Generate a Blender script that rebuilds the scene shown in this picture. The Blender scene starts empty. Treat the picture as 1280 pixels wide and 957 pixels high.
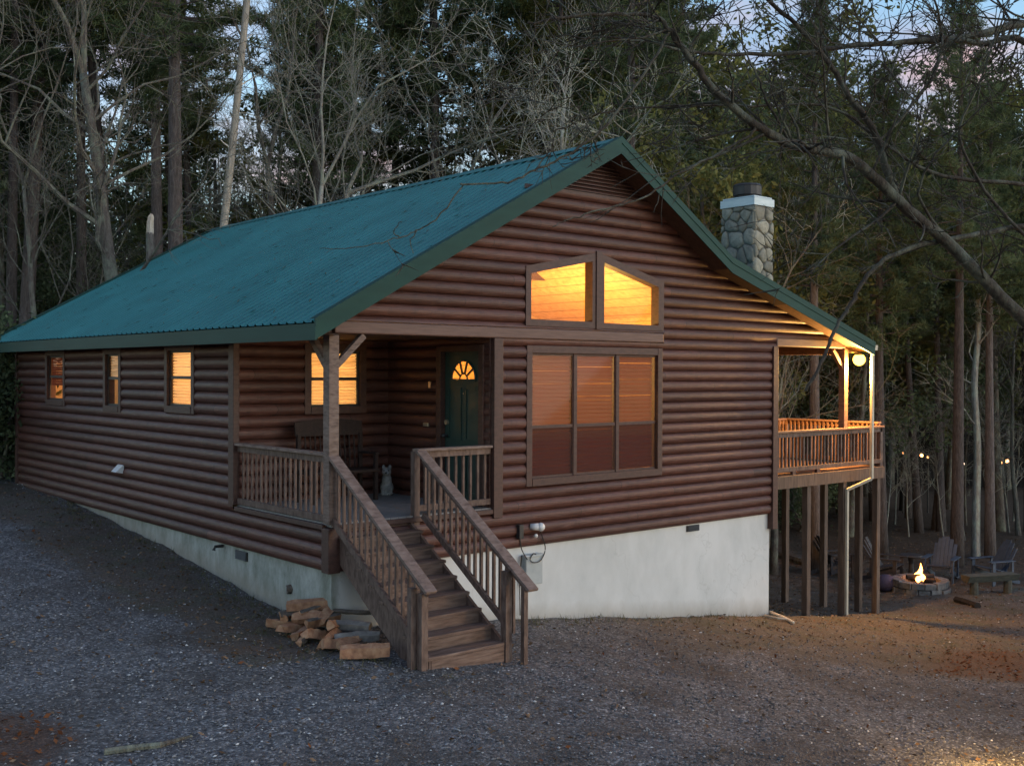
import bpy, bmesh, math, random
import numpy as np
from mathutils import Vector, Matrix
R = math.radians
S = bpy.context.scene
COL = S.collection
rng = random.Random(7)

# ------------------------------------------------------------------ camera
CAM = Vector((-7.7815, -12.9248, 2.0929)); YAW, PITCH, ROLL, F = 0.7075, -0.0099, 0.0037, 1354.15
fw = Vector((math.sin(YAW)*math.cos(PITCH), math.cos(YAW)*math.cos(PITCH), math.sin(PITCH)))
r0 = Vector((math.cos(YAW), -math.sin(YAW), 0)); u0 = r0.cross(fw)
rt = r0*math.cos(ROLL) + u0*math.sin(ROLL); up = -r0*math.sin(ROLL) + u0*math.cos(ROLL)
cd = bpy.data.cameras.new('camera'); cam = bpy.data.objects.new('camera', cd); COL.objects.link(cam)
m = Matrix.Identity(4)
for i in range(3):
    m[i][0], m[i][1], m[i][2], m[i][3] = rt[i], up[i], -fw[i], CAM[i]
cam.matrix_world = m
cd.sensor_width = 36; cd.sensor_fit = 'HORIZONTAL'; cd.lens = F/1280*36; cd.clip_end = 2000; cd.clip_start = .1
S.camera = cam
def at(u, v, dep): return CAM + (rt*((u-640)/F) + up*((478.5-v)/F) + fw)*dep

# ------------------------------------------------------------------ terrain
GP = [(0,10.9,-.66),(0,5.8,-1.02),(0,2.7,-1.33),(0,0,-1.5),(.7,-2.2,-1.62),(3.6,0,-1.84),(6.2,0,-2.19),(10,0,-2.7),
      (11.3,0,-2.9),(12.6,0,-3.08),(13.95,0,-3.2),(13.9,2.4,-3.36),(18.3,1.3,-3.46),(23.5,2.5,-3.5),(30,9,-3.6),(45,20,-4.0),
      (22,-6,-3.2),(10,-4,-2.75),(6,-5,-2.35),(2.5,-8,-2.15),(-1,-5,-1.75),(-4.6,-1.5,-1.5),(-5,4,-1.2),(-4,12,-.7),
      (-8,-12,-2.0),(-14,0,-1.3),(-12,14,-.5),(0,22,-.2),(-10,35,.3),(6,28,-.6),(14,18,-2.2),(24,24,-2.6),(14,-12,-2.6),(30,-8,-3.4),(4,-16,-2.3)]
gp = np.array(GP, float)
def _k(r2): return np.where(r2 > 1e-9, .5*r2*np.log(np.maximum(r2, 1e-9)), 0)
_n = len(gp); A = np.zeros((_n+3, _n+3))
A[:_n,:_n] = _k(((gp[:,None,:2]-gp[None,:,:2])**2).sum(2)) + np.eye(_n)*.3
A[:_n,_n] = 1; A[:_n,_n+1:] = gp[:,:2]; A[_n:,:_n] = A[:_n,_n:].T
_w = np.linalg.solve(A, np.concatenate([gp[:,2], np.zeros(3)]))
def gz_arr(x, y):
    x = np.asarray(x, float); y = np.asarray(y, float)
    cx = np.clip(x, -16, 46); cy = np.clip(y, -17, 36)
    z = _w[_n] + _w[_n+1]*cx + _w[_n+2]*cy
    for i in range(_n): z = z + _w[i]*_k((cx-gp[i,0])**2 + (cy-gp[i,1])**2)
    z = np.clip(z, -5.5, 1.2)
    return z + .02*np.sin(x*2.1+.7*y)*np.cos(y*1.7-.4*x) + .012*np.sin(x*5.3+1.3)*np.sin(y*4.7+x)
def gz(x, y): return float(gz_arr(np.array([x]), np.array([y]))[0])
def gpt(u, v):
    d = rt*((u-640)/F) + up*((478.5-v)/F) + fw; t = 3.0
    while t < 120:
        p = CAM + d*t
        if p.z < gz(p.x, p.y): break
        t += .05
    return Vector((p.x, p.y, gz(p.x, p.y)))

# ------------------------------------------------------------------ mesh builder
class MB:
    def __init__(s): s.v = []; s.f = []; s.m = []; s.mi = 0
    def add(s, vs, fs):
        o = len(s.v); s.v += [tuple(v) for v in vs]
        for f in fs: s.f.append(tuple(i+o for i in f)); s.m.append(s.mi)
    def quad(s, a, b, c, d): s.add([a,b,c,d], [(0,1,2,3)])
    def box(s, a, b, bev=0.0):
        x0,x1 = sorted((a[0],b[0])); y0,y1 = sorted((a[1],b[1])); z0,z1 = sorted((a[2],b[2]))
        s.add([(x0,y0,z0),(x1,y0,z0),(x1,y1,z0),(x0,y1,z0),(x0,y0,z1),(x1,y0,z1),(x1,y1,z1),(x0,y1,z1)],
              [(0,3,2,1),(4,5,6,7),(0,1,5,4),(1,2,6,5),(2,3,7,6),(3,0,4,7)])
    def beam(s, p0, p1, w, h, upv=(0,0,1)):
        p0 = Vector(p0); p1 = Vector(p1); d = (p1-p0).normalized(); u = Vector(upv)
        if abs(d.dot(u)) > .99: u = Vector((0,1,0))
        r = d.cross(u).normalized(); u = r.cross(d).normalized()
        c = [(-w/2,-h/2),(w/2,-h/2),(w/2,h/2),(-w/2,h/2)]
        s.add([p0+r*a+u*b for a,b in c]+[p1+r*a+u*b for a,b in c], [(3,2,1,0),(4,5,6,7),(0,1,5,4),(1,2,6,5),(2,3,7,6),(3,0,4,7)])
    def tube(s, pts, rad, n=6, cap=True):
        pts = [Vector(p) for p in pts]; vs = []; fs = []
        ref = Vector((.31,.17,.93))
        for i, p in enumerate(pts):
            d = (pts[min(i+1,len(pts)-1)]-pts[max(i-1,0)])
            d = d.normalized() if d.length > 1e-9 else Vector((0,0,1))
            a = d.cross(ref)
            if a.length < .05: a = d.cross(Vector((1,0,0)))
            a.normalize(); b = d.cross(a)
            for k in range(n):
                t = 2*math.pi*k/n; vs.append(p + (a*math.cos(t)+b*math.sin(t))*rad[i])
        for i in range(len(pts)-1):
            for k in range(n):
                k2 = (k+1) % n; fs.append((i*n+k, i*n+k2, (i+1)*n+k2, (i+1)*n+k))
        if cap: fs.append(tuple(range(n))[::-1]); fs.append(tuple((len(pts)-1)*n+k for k in range(n)))
        s.add(vs, fs)
    def prism(s, poly, ext):   # poly: list of 3D points, ext: Vector
        n = len(poly); e = Vector(ext); poly = [Vector(p) for p in poly]
        s.add(poly+[p+e for p in poly], [tuple(range(n))[::-1], tuple(range(n,2*n))]+[(i,(i+1)%n,n+(i+1)%n,n+i) for i in range(n)])
    def lathe(s, prof, c=(0,0,0), n=16):
        vs = []; fs = []; c = Vector(c)
        for r, z in prof:
            for k in range(n):
                t = 2*math.pi*k/n; vs.append(c+Vector((r*math.cos(t), r*math.sin(t), z)))
        for i in range(len(prof)-1):
            for k in range(n):
                k2 = (k+1)%n; fs.append((i*n+k, i*n+k2, (i+1)*n+k2, (i+1)*n+k))
        s.add(vs, fs)
    def ball(s, c, r, n=10, sq=(1,1,1)):
        c = Vector(c); vs = []; fs = []; mrow = n//2
        for i in range(mrow+1):
            ph = math.pi*i/mrow
            for k in range(n):
                t = 2*math.pi*k/n
                vs.append(c+Vector((r*sq[0]*math.sin(ph)*math.cos(t), r*sq[1]*math.sin(ph)*math.sin(t), r*sq[2]*math.cos(ph))))
        for i in range(mrow):
            for k in range(n): fs.append((i*n+k, (i+1)*n+k, (i+1)*n+(k+1)%n, i*n+(k+1)%n))
        s.add(vs, fs)
    def mesh(s, name, mats, smooth=False):
        me = bpy.data.meshes.new(name); me.from_pydata(s.v, [], s.f)
        for mm in (mats if isinstance(mats, (list, tuple)) else [mats]): me.materials.append(mm)
        if any(s.m): me.polygons.foreach_set('material_index', s.m)
        if smooth: me.polygons.foreach_set('use_smooth', [True]*len(s.f))
        me.update(); return me
    def build(s, name, mats, parent=None, smooth=False, bevel=0):
        me = s.mesh(name, mats, smooth); o = bpy.data.objects.new(name, me); COL.objects.link(o)
        if parent is not None: o.parent = parent
        if bevel:
            bm = o.modifiers.new('bevel', 'BEVEL'); bm.width = bevel; bm.segments = 2; bm.limit_method = 'ANGLE'
        return o
def tag(o, label=None, cat=None, group=None, kind=None):
    if label: o['label'] = label
    if cat: o['category'] = cat
    if group: o['group'] = group
    if kind: o['kind'] = kind
    return o
def empty(name, loc=(0,0,0), rz=0):
    o = bpy.data.objects.new(name, None); COL.objects.link(o); o.location = loc; o.rotation_euler = (0,0,rz); o.empty_display_size = .2
    return o
def copy_tree(o, parent=None):
    c = o.copy(); COL.objects.link(c); c.parent = parent
    for ch in list(o.children): copy_tree(ch, c)
    return c

# ------------------------------------------------------------------ materials
BASE_SCALE = {'log_siding_stain': .84, 'white_stucco': .8, 'gravel_and_soil': .85, 'teal_painted_steel': .84, 'weathered_rail_wood': .64, 'weathered_handrail_wood': .66, 'worn_stair_wood': .7, 'dark_trim_stain': .85, 'beam_stain': .85, 'river_stone': .85, 'galvanised_flashing': .85, 'green_painted_trim': .85, 'grey_meter_paint': .8, 'white_plastic': .85}
class NT:
    def __init__(s, name):
        s.m = bpy.data.materials.new(name); s.m.use_nodes = True; s.t = s.m.node_tree; s.t.nodes.clear()
        s.out = s.n('ShaderNodeOutputMaterial')
    def n(s, typ, **kw):
        nd = s.t.nodes.new(typ)
        for k, v in kw.items():
            if k.startswith('i_'):
                nd.inputs[int(k[2:]) if k[2:].isdigit() else k[2:].replace('_',' ')].default_value = v
            else: setattr(nd, k, v)
        return nd
    def l(s, a, b): s.t.links.new(a, b)
    def coord(s, scale=(1,1,1), kind='Object'):
        tc = s.n('ShaderNodeTexCoord'); mp = s.n('ShaderNodeMapping'); mp.inputs['Scale'].default_value = scale
        s.l(tc.outputs[kind], mp.inputs[0]); return mp.outputs[0]
    def noise(s, vec, scale=5, detail=4, rough=.55):
        n = s.n('ShaderNodeTexNoise'); s.l(vec, n.inputs['Vector'])
        n.inputs['Scale'].default_value = scale; n.inputs['Detail'].default_value = detail; n.inputs['Roughness'].default_value = rough
        return n.outputs['Fac']
    def ramp(s, fac, stops):
        r = s.n('ShaderNodeValToRGB'); e = r.color_ramp.elements
        while len(e) < len(stops): e.new(.5)
        for el, (p, c) in zip(e, stops): el.position = p; el.color = (*c, 1) if len(c) == 3 else c
        s.l(fac, r.inputs[0]); return r.outputs[0]
    def mix(s, fac, a, b, mode='MIX'):
        x = s.n('ShaderNodeMix', data_type='RGBA', blend_type=mode)
        for sock, val in ((x.inputs['Factor'], fac), (x.inputs['A'], a), (x.inputs['B'], b)):
            pass
        ins = [i for i in x.inputs if i.enabled]
        for sock, val in zip(ins, (fac, a, b)):
            if hasattr(val, 'is_linked'): s.l(val, sock)
            elif isinstance(val, (int, float)): sock.default_value = val
            else: sock.default_value = (*val, 1)
        return [o for o in x.outputs if o.enabled][0]
    def math(s, op, a, b=0.0):
        x = s.n('ShaderNodeMath', operation=op)
        for i, val in enumerate((a, b)):
            if hasattr(val, 'is_linked'): s.l(val, x.inputs[i])
            else: x.inputs[i].default_value = val
        return x.outputs[0]
    def bsdf(s, col, rough=.7, bump=None, bstr=.3, bdist=.02, metal=0.0, spec=.5):
        b = s.n('ShaderNodeBsdfPrincipled')
        if s.m.name in BASE_SCALE and hasattr(col, 'is_linked'): k_ = BASE_SCALE[s.m.name]; col = s.mix(1.0, col, (k_,k_,k_), 'MULTIPLY')
        if hasattr(col, 'is_linked'): s.l(col, b.inputs['Base Color'])
        else: b.inputs['Base Color'].default_value = (*col, 1)
        if hasattr(rough, 'is_linked'): s.l(rough, b.inputs['Roughness'])
        else: b.inputs['Roughness'].default_value = rough
        b.inputs['Metallic'].default_value = metal; b.inputs['Specular IOR Level'].default_value = spec
        if bump is not None:
            bp = s.n('ShaderNodeBump'); bp.inputs['Strength'].default_value = bstr; bp.inputs['Distance'].default_value = bdist
            s.l(bump, bp.inputs['Height']); s.l(bp.outputs[0], b.inputs['Normal'])
        s.l(b.outputs[0], s.out.inputs[0]); return b
def lerp3(a, b, t): return tuple(x+(y-x)*t for x, y in zip(a, b))
def mat_noise(name, c1, c2, scale=(1,1,1), nscale=6, rough=.7, bstr=.25, bdist=.01, metal=0, detail=5, c3=None, spec=.5, rand=0.0):
    t = NT(name); v = t.coord(scale); f = t.noise(v, nscale, detail)
    st = [(.3, c1), (.7, c2)]
    if c3: st = [(.28, c1), (.52, c2), (.75, c3)]
    c = t.ramp(f, st)
    if rand:
        oi = t.n('ShaderNodeObjectInfo'); k = t.math('ADD', t.math('MULTIPLY', oi.outputs['Random'], rand), 1-rand/2)
        cc = t.n('ShaderNodeCombineColor')
        for i in range(3): t.l(k, cc.inputs[i])
        c = t.mix(1.0, c, cc.outputs[0], 'MULTIPLY')
    t.bsdf(c, rough, f, bstr, bdist, metal, spec); return t.m

COURSE = .187; ZB = -.675
def log_mat():
    t = NT('log_siding_stain'); v = t.coord((1.3,1.3,22)); f = t.noise(v, 3, 6, .6)
    c = t.ramp(f, [(.25,(.05,.0195,.0145)), (.5,(.089,.0345,.0255)), (.78,(.15,.067,.052))])
    tc = t.n('ShaderNodeTexCoord'); sx = t.n('ShaderNodeSeparateXYZ'); t.l(tc.outputs['Object'], sx.inputs[0])
    k = t.math('FLOOR', t.math('DIVIDE', t.math('SUBTRACT', sx.outputs[2], ZB), COURSE))
    sl = t.math('FLOOR', t.math('ADD', t.math('DIVIDE', t.math('ADD', sx.outputs[0], sx.outputs[1]), 3.7), t.math('MULTIPLY', k, .37)))
    wn = t.n('ShaderNodeTexWhiteNoise', noise_dimensions='2D'); cb = t.n('ShaderNodeCombineXYZ'); t.l(k, cb.inputs[0]); t.l(sl, cb.inputs[1]); t.l(cb.outputs[0], wn.inputs['Vector'])
    br = t.math('ADD', t.math('MULTIPLY', wn.outputs[0], .5), .75)
    cc = t.n('ShaderNodeCombineColor')
    for i in range(3): t.l(br, cc.inputs[i])
    c = t.mix(1.0, c, cc.outputs[0], 'MULTIPLY')
    f2 = t.noise(t.coord((.9,.9,5)), 2.2, 7, .7)
    w = t.ramp(f2, [(.54,(0,0,0)), (.72,(1,1,1))])
    c = t.mix(t.math('MULTIPLY', w, .5), c, (.17,.105,.09))
    vo = t.n('ShaderNodeTexVoronoi'); vo.inputs['Scale'].default_value = 1.0; t.l(t.coord((2.1,2.1,5.3)), vo.inputs['Vector'])
    fr_ = t.math('FRACT', t.math('ADD', t.math('DIVIDE', t.math('ADD', sx.outputs[0], sx.outputs[1]), 3.7), t.math('MULTIPLY', k, .37)))
    c = t.mix(t.math('MULTIPLY', t.math('LESS_THAN', fr_, .0035), .8), c, (.015,.007,.006))
    stk = t.ramp(t.noise(t.coord((4.5,4.5,.35)), 2.0, 6, .7), [(.5,(0,0,0)),(.7,(1,1,1))]); c = t.mix(t.math('MULTIPLY', stk, .4), c, (.035,.018,.015))
    kn = t.ramp(vo.outputs['Distance'], [(.03,(1,1,1)), (.1,(0,0,0))])
    c = t.mix(t.math('MULTIPLY', kn, .7), c, (.025,.01,.008))
    ck = t.ramp(t.noise(t.coord((.45,.45,30)), 2.4, 5, .65), [(.63,(0,0,0)),(.68,(1,1,1))]); c = t.mix(t.math('MULTIPLY', ck, .75), c, (.018,.009,.007))
    ro = t.math('ADD', t.math('MULTIPLY', f2, .35), .36)
    t.bsdf(c, ro, f, .35, .01, spec=.38); return t.m
M = {}
M['log'] = log_mat()
M['trim'] = mat_noise('dark_trim_stain', (.045,.018,.013), (.085,.037,.028), (4,4,9), 2.5, .6)
M['trimx'] = mat_noise('beam_stain', (.09,.045,.035), (.17,.095,.075), (1.2,1.2,20), 2.5, .6)
M['rail'] = mat_noise('weathered_rail_wood', (.075,.04,.03), (.18,.115,.09), (9,9,3), 2.2, .75, .4, c3=(.25,.175,.14), rand=.35)
M['cap'] = mat_noise('weathered_handrail_wood', (.12,.075,.058), (.24,.165,.135), (4,4,14), 2.2, .72, .4, c3=(.32,.24,.2), rand=.2)
M['tread'] = mat_noise('worn_stair_wood', (.07,.038,.028), (.17,.105,.08), (1.5,12,12), 2.3, .75, .4, c3=(.25,.175,.14), rand=.35)
M['floor'] = mat_noise('grey_porch_boards', (.12,.115,.115), (.22,.21,.205), (1.2,9,9), 2.5, .7, .3, rand=.2)
M['soffit'] = mat_noise('soffit_boards', (.04,.02,.014), (.08,.04,.028), (2,9,9), 2, .7)
M['soffit_pine'] = mat_noise('deck_soffit_pine', (.16,.09,.05), (.25,.15,.085), (2,9,9), 2, .65)
M['post'] = mat_noise('treated_deck_post', (.06,.038,.026), (.13,.088,.065), (9,9,1.5), 2, .8, .4, rand=.3)
M['deckwood'] = mat_noise('deck_redwood', (.15,.075,.042), (.27,.15,.085), (3,3,9), 2.4, .65, .3, rand=.25)
def stucco():
    t = NT('white_stucco'); f = t.noise(t.coord(), 28, 6, .7); g = t.noise(t.coord((1,1,.55)), 1.1, 6, .65)
    c = t.mix(t.ramp(g, [(.4,(0,0,0)),(.75,(1,1,1))]), (.7,.715,.71), (.54,.56,.55))
    tc = t.n('ShaderNodeTexCoord'); sx = t.n('ShaderNodeSeparateXYZ'); t.l(tc.outputs['Object'], sx.inputs[0])
    # algae and splashed soil stay on the surface: left side and the foot of the wall
    left = t.ramp(t.math('ADD', sx.outputs[0], t.math('MULTIPLY', g, .15)), [(.16,(1,1,1)),(.24,(0,0,0))])
    st = t.ramp(t.noise(t.coord((1.6,1.6,.8)), 2.0, 7, .72), [(.36,(.15,.15,.15)),(.66,(1,1,1))])
    c = t.mix(t.math('MULTIPLY', left, .4), c, (.3,.33,.27)); c = t.mix(t.math('MULTIPLY', t.math('MULTIPLY', left, st), .8), c, (.13,.15,.105))
    # splash height follows the ground: approximated by z + 0.13*x + const
    hgt = t.math('ADD', t.math('ADD', sx.outputs[2], t.math('MULTIPLY', sx.outputs[0], .12)), t.math('MULTIPLY', sx.outputs[1], -.077))
    mr = t.n('ShaderNodeMapRange'); mr.inputs['From Min'].default_value = -1.28; mr.inputs['From Max'].default_value = -.98
    mr.inputs['To Min'].default_value = 1; mr.inputs['To Max'].default_value = 0
    t.l(t.math('ADD', hgt, t.math('MULTIPLY', t.noise(t.coord((1,1,.4)), 3.5, 6, .7), .32)), mr.inputs['Value'])
    c = t.mix(t.math('MULTIPLY', mr.outputs[0], .6), c, (.33,.28,.22))
    ve = t.n('ShaderNodeTexVoronoi', feature='DISTANCE_TO_EDGE'); ve.inputs['Scale'].default_value = .32
    wv_ = t.n('ShaderNodeVectorMath', operation='ADD'); nn = t.n('ShaderNodeTexNoise'); nn.inputs['Scale'].default_value = 2.5; nn.inputs['Detail'].default_value = 6; t.l(t.coord(), nn.inputs['Vector']); t.l(t.coord(), wv_.inputs[0])
    sm_ = t.n('ShaderNodeVectorMath', operation='SCALE'); sm_.inputs['Scale'].default_value = .9; t.l(nn.outputs['Color'], sm_.inputs[0]); t.l(sm_.outputs[0], wv_.inputs[1]); t.l(wv_.outputs[0], ve.inputs['Vector'])
    c = t.mix(t.math('MULTIPLY', t.math('LESS_THAN', ve.outputs['Distance'], .003), .13), c, (.2,.19,.17))
    t.bsdf(c, .85, f, .25, .006); return t.m
M['stucco'] = stucco()
def metal_roof(name, c):
    t = NT(name); f = t.noise(t.coord((1,1,1)), .8, 5, .6); g = t.noise(t.coord((.6,6,.6)), 3, 5, .6)
    col = t.mix(t.ramp(f, [(.35,(0,0,0)),(.7,(1,1,1))]), c, tuple(x*1.35+.006 for x in c))
    col = t.mix(t.math('MULTIPLY', t.ramp(g, [(.5,(0,0,0)),(.8,(1,1,1))]), .2), col, tuple(x*.6+.02 for x in c))
    h_ = t.noise(t.coord((.22,3.2,.22)), 1.6, 7, .7); col = t.mix(t.math('MULTIPLY', t.ramp(h_, [(.55,(0,0,0)),(.75,(1,1,1))]), .14), col, tuple(x*.5+.012 for x in c))
    t.bsdf(col, t.math('ADD', t.math('MULTIPLY', g, .15), .36)); return t.m
M['roof'] = metal_roof('teal_painted_steel', (.016,.146,.156))
M['fascia'] = mat_noise('green_painted_trim', (.006,.044,.037), (.01,.06,.05), (.6,.6,4), 1.5, .6, .03, spec=.22)
M['glass'] = None
def glass(name='window_glass'):
    t = NT(name); a = t.n('ShaderNodeBsdfTransparent'); g = t.n('ShaderNodeBsdfGlossy'); g.inputs['Roughness'].default_value = .03
    lw = t.n('ShaderNodeLayerWeight'); lw.inputs[0].default_value = .5; mx = t.n('ShaderNodeMixShader')
    t.l(t.math('ADD', t.math('MULTIPLY', t.math('POWER', lw.outputs['Facing'], 4.0), .5), .014), mx.inputs[0]); t.l(a.outputs[0], mx.inputs[1]); t.l(g.outputs[0], mx.inputs[2]); t.l(mx.outputs[0], t.out.inputs[0]); return t.m
M['glass'] = glass()
def screenm():
    t = NT('insect_screen_mesh'); a = t.n('ShaderNodeBsdfTransparent'); d = t.n('ShaderNodeBsdfDiffuse'); d.inputs[0].default_value = (.04,.032,.034,1)
    mx = t.n('ShaderNodeMixShader'); mx.inputs[0].default_value = .52; t.l(a.outputs[0], mx.inputs[1]); t.l(d.outputs[0], mx.inputs[2]); t.l(mx.outputs[0], t.out.inputs[0]); return t.m
def blindm(name, c, trans):
    t = NT(name); f = t.noise(t.coord((3,3,30)), 2, 3); d = t.n('ShaderNodeBsdfDiffuse'); tr = t.n('ShaderNodeBsdfTranslucent')
    cc = t.ramp(f, [(.3, tuple(x*.85 for x in c)), (.7, c)]); t.l(cc, d.inputs[0]); t.l(cc, tr.inputs[0])
    mx = t.n('ShaderNodeMixShader'); mx.inputs[0].default_value = trans; t.l(d.outputs[0], mx.inputs[1]); t.l(tr.outputs[0], mx.inputs[2]); t.l(mx.outputs[0], t.out.inputs[0]); return t.m
M['blind'] = blindm('translucent_blind', (.75,.62,.42), .5)
M['blind_wood'] = blindm('brown_wood_blind', (.2,.064,.038), .072)
M['screen'] = screenm()
M['pine'] = None
def pine_panel():
    t = NT('pine_panelling'); tc = t.n('ShaderNodeTexCoord'); sx = t.n('ShaderNodeSeparateXYZ'); t.l(tc.outputs['Object'], sx.inputs[0])
    f = t.noise(t.coord((1,5,14)), 1.6, 6, .6)
    c = t.ramp(f, [(.25,(.42,.22,.08)),(.5,(.6,.36,.15)),(.75,(.7,.46,.22))])
    pl = t.math('FRACT', t.math('DIVIDE', t.math('ADD', sx.outputs[2], t.math('MULTIPLY', sx.outputs[1], .0)), .14))
    gr = t.ramp(pl, [(.0,(1,1,1)),(.14,(0,0,0))])
    c = t.mix(t.math('MULTIPLY', gr, .85), c, (.16,.06,.015)); t.bsdf(c, .5, f, .1, .004); return t.m
M['pine'] = pine_panel()
M['plaster'] = mat_noise('interior_plaster', (.55,.45,.32), (.62,.52,.38), (1,1,1), 3, .8, .05)
def stone():
    t = NT('river_stone'); f = t.noise(t.coord(), 9, 6, .65); oi = t.n('ShaderNodeNewGeometry')
    c = t.ramp(f, [(.25,(.15,.145,.115)),(.5,(.27,.265,.21)),(.75,(.38,.37,.295))])
    k = t.math('ADD', t.math('MULTIPLY', oi.outputs['Random Per Island'], .55), .7); cc = t.n('ShaderNodeCombineColor')
    for i in range(3): t.l(k, cc.inputs[i])
    c = t.mix(1.0, c, cc.outputs[0], 'MULTIPLY'); t.bsdf(c, .85, f, .5, .02); return t.m
M['stone'] = stone()
M['mortar'] = mat_noise('mortar', (.1,.1,.09), (.17,.17,.15), (1,1,1), 14, .9, .4)
M['galv'] = mat_noise('galvanised_flashing', (.42,.52,.56), (.55,.65,.69), (1,1,4), 3, .4, .05, metal=.15)
M['black'] = mat_noise('black_metal', (.012,.012,.013), (.03,.03,.03), (1,1,1), 6, .55, .1)
M['door'] = mat_noise('green_door_paint', (.013,.037,.032), (.019,.05,.043), (2,2,2), 2, .5, .05)
M['brass'] = mat_noise('worn_brass', (.5,.42,.3), (.62,.55,.42), (1,1,1), 8, .35, .05, metal=.8)
M['white'] = mat_noise('white_plastic', (.6,.62,.63), (.72,.74,.75), (1,1,1), 4, .5, .05)
M['grey'] = mat_noise('grey_meter_paint', (.36,.4,.41), (.48,.52,.53), (1,1,1), 4, .5, .05)
M['cream'] = mat_noise('cream_downspout_paint', (.36,.32,.25), (.46,.42,.34), (2,2,1), 3, .5, .05)
M['bench'] = mat_noise('dark_bench_wood', (.016,.01,.009), (.034,.021,.018), (8,3,8), 3, .7, spec=.25)
M['figurine'] = mat_noise('grey_cast_stone', (.14,.14,.14), (.34,.34,.33), (1,1,1), 14, .9, .5)
M['dark'] = mat_noise('dark_eye_paint', (.015,.015,.015), (.03,.03,.03), (1,1,1), 8, .5)
M['split'] = mat_noise('split_log_heartwood', (.18,.08,.044), (.32,.165,.09), (5,5,5), 2.2, .85, .6, c3=(.42,.26,.155), rand=.5)
M['splitgrey'] = mat_noise('weathered_grey_split', (.13,.115,.1), (.26,.235,.205), (5,5,5), 2.2, .9, .6, rand=.3)
M['bark'] = mat_noise('firewood_bark', (.05,.04,.032), (.13,.105,.085), (3,3,3), 6, .95, .8, .03)
M['adirondack'] = mat_noise('blue_grey_chair_paint', (.024,.042,.07), (.04,.062,.1), (3,3,3), 3, .6)
M['darkchair'] = mat_noise('charcoal_chair_paint', (.018,.018,.022), (.032,.032,.038), (3,3,3), 3, .6)
M['plum'] = mat_noise('plum_cushion_cloth', (.04,.03,.055), (.06,.045,.075), (3,3,3), 9, .9)
M['pitblock'] = mat_noise('grey_pit_block', (.07,.068,.068), (.17,.167,.163), (1,1,1), 9, .9, .5, rand=.35)
M['char'] = mat_noise('charred_wood', (.008,.007,.006), (.025,.02,.018), (1,1,1), 12, .95, .6)
M['oldbench'] = mat_noise('mossy_log_bench', (.03,.034,.028), (.07,.07,.055), (2,6,6), 3, .9, .5)
M['branch'] = None
def treebark(name, c1, c2, c3, vs=(7,7,1.6), lichen=None, amt=.5):
    t = NT(name); f = t.noise(t.coord(vs), 2.6, 7, .7)
    c = t.ramp(f, [(.28,c1),(.52,c2),(.76,c3)])
    if lichen:
        g = t.noise(t.coord((1,1,.7)), 3.1, 6, .7); c = t.mix(t.math('MULTIPLY', t.ramp(g, [(.46,(0,0,0)),(.64,(1,1,1))]), amt), c, lichen)
    oi = t.n('ShaderNodeObjectInfo'); k = t.math('ADD', t.math('MULTIPLY', oi.outputs['Random'], .7), .62); cc = t.n('ShaderNodeCombineColor')
    for i in range(3): t.l(k, cc.inputs[i])
    c = t.mix(1.0, c, cc.outputs[0], 'MULTIPLY')
    t.bsdf(c, .92, f, .8, .05, spec=.2); return t.m
M['pinebark'] = treebark('pine_bark', (.045,.038,.036), (.1,.085,.08), (.17,.15,.145), (6,6,1.2))
M['palebark'] = treebark('pale_deciduous_bark', (.13,.125,.108), (.25,.235,.205), (.37,.355,.315), lichen=(.36,.41,.32), amt=.75)
M['darkbark'] = treebark('dark_limb_bark', (.035,.029,.024), (.075,.064,.053), (.13,.113,.095), lichen=(.22,.25,.2), amt=.7)
M['greybark'] = treebark('grey_oak_bark', (.055,.048,.042), (.12,.105,.093), (.2,.18,.16), lichen=(.24,.28,.21), amt=.6)
M['deadwood'] = treebark('bleached_dead_wood', (.36,.32,.26), (.55,.5,.42), (.66,.61,.53), (9,9,1.1))
def leafm(name, cols, rough=.6, trans=.35):
    t = NT(name); g = t.n('ShaderNodeNewGeometry'); f = t.noise(t.coord((1,1,1)), .7, 3)
    k = t.math('ADD', t.math('MULTIPLY', g.outputs['Random Per Island'], .55), t.math('MULTIPLY', f, .45))
    c = t.ramp(k, [(.15, cols[0]), (.5, cols[1]), (.85, cols[2])])
    oi = t.n('ShaderNodeObjectInfo'); kk = t.math('ADD', t.math('MULTIPLY', oi.outputs['Random'], .7), .65); cc = t.n('ShaderNodeCombineColor')
    for i in range(3): t.l(kk, cc.inputs[i])
    c = t.mix(1.0, c, cc.outputs[0], 'MULTIPLY')
    d = t.n('ShaderNodeBsdfDiffuse'); tr = t.n('ShaderNodeBsdfTranslucent'); t.l(c, d.inputs[0]); t.l(c, tr.inputs[0])
    mx = t.n('ShaderNodeMixShader'); mx.inputs[0].default_value = trans; t.l(d.outputs[0], mx.inputs[1]); t.l(tr.outputs[0], mx.inputs[2]); t.l(mx.outputs[0], t.out.inputs[0]); return t.m
M['needle'] = leafm('pine_needles', ((.055,.078,.042),(.095,.128,.065),(.155,.19,.105)))
M['needle_y'] = leafm('yellow_green_needles', ((.09,.1,.034),(.16,.17,.06),(.23,.24,.1)))
M['leaf'] = leafm('evergreen_leaves', ((.042,.06,.036),(.09,.12,.065),(.155,.185,.105)))
M['litter'] = leafm('leaf_litter', ((.06,.04,.026),(.14,.09,.056),(.26,.18,.12)), trans=.1)
M['rustleaf'] = leafm('rust_leaf_litter', ((.08,.03,.014),(.14,.055,.025),(.2,.09,.045)), trans=.1)
M['pebble'] = leafm('gravel_pebbles', ((.08,.08,.084),(.17,.168,.17),(.33,.325,.32)), trans=0)
M['pebble_l'] = leafm('pale_pebbles', ((.3,.31,.31),(.42,.43,.43),(.6,.6,.6)), trans=0)
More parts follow.
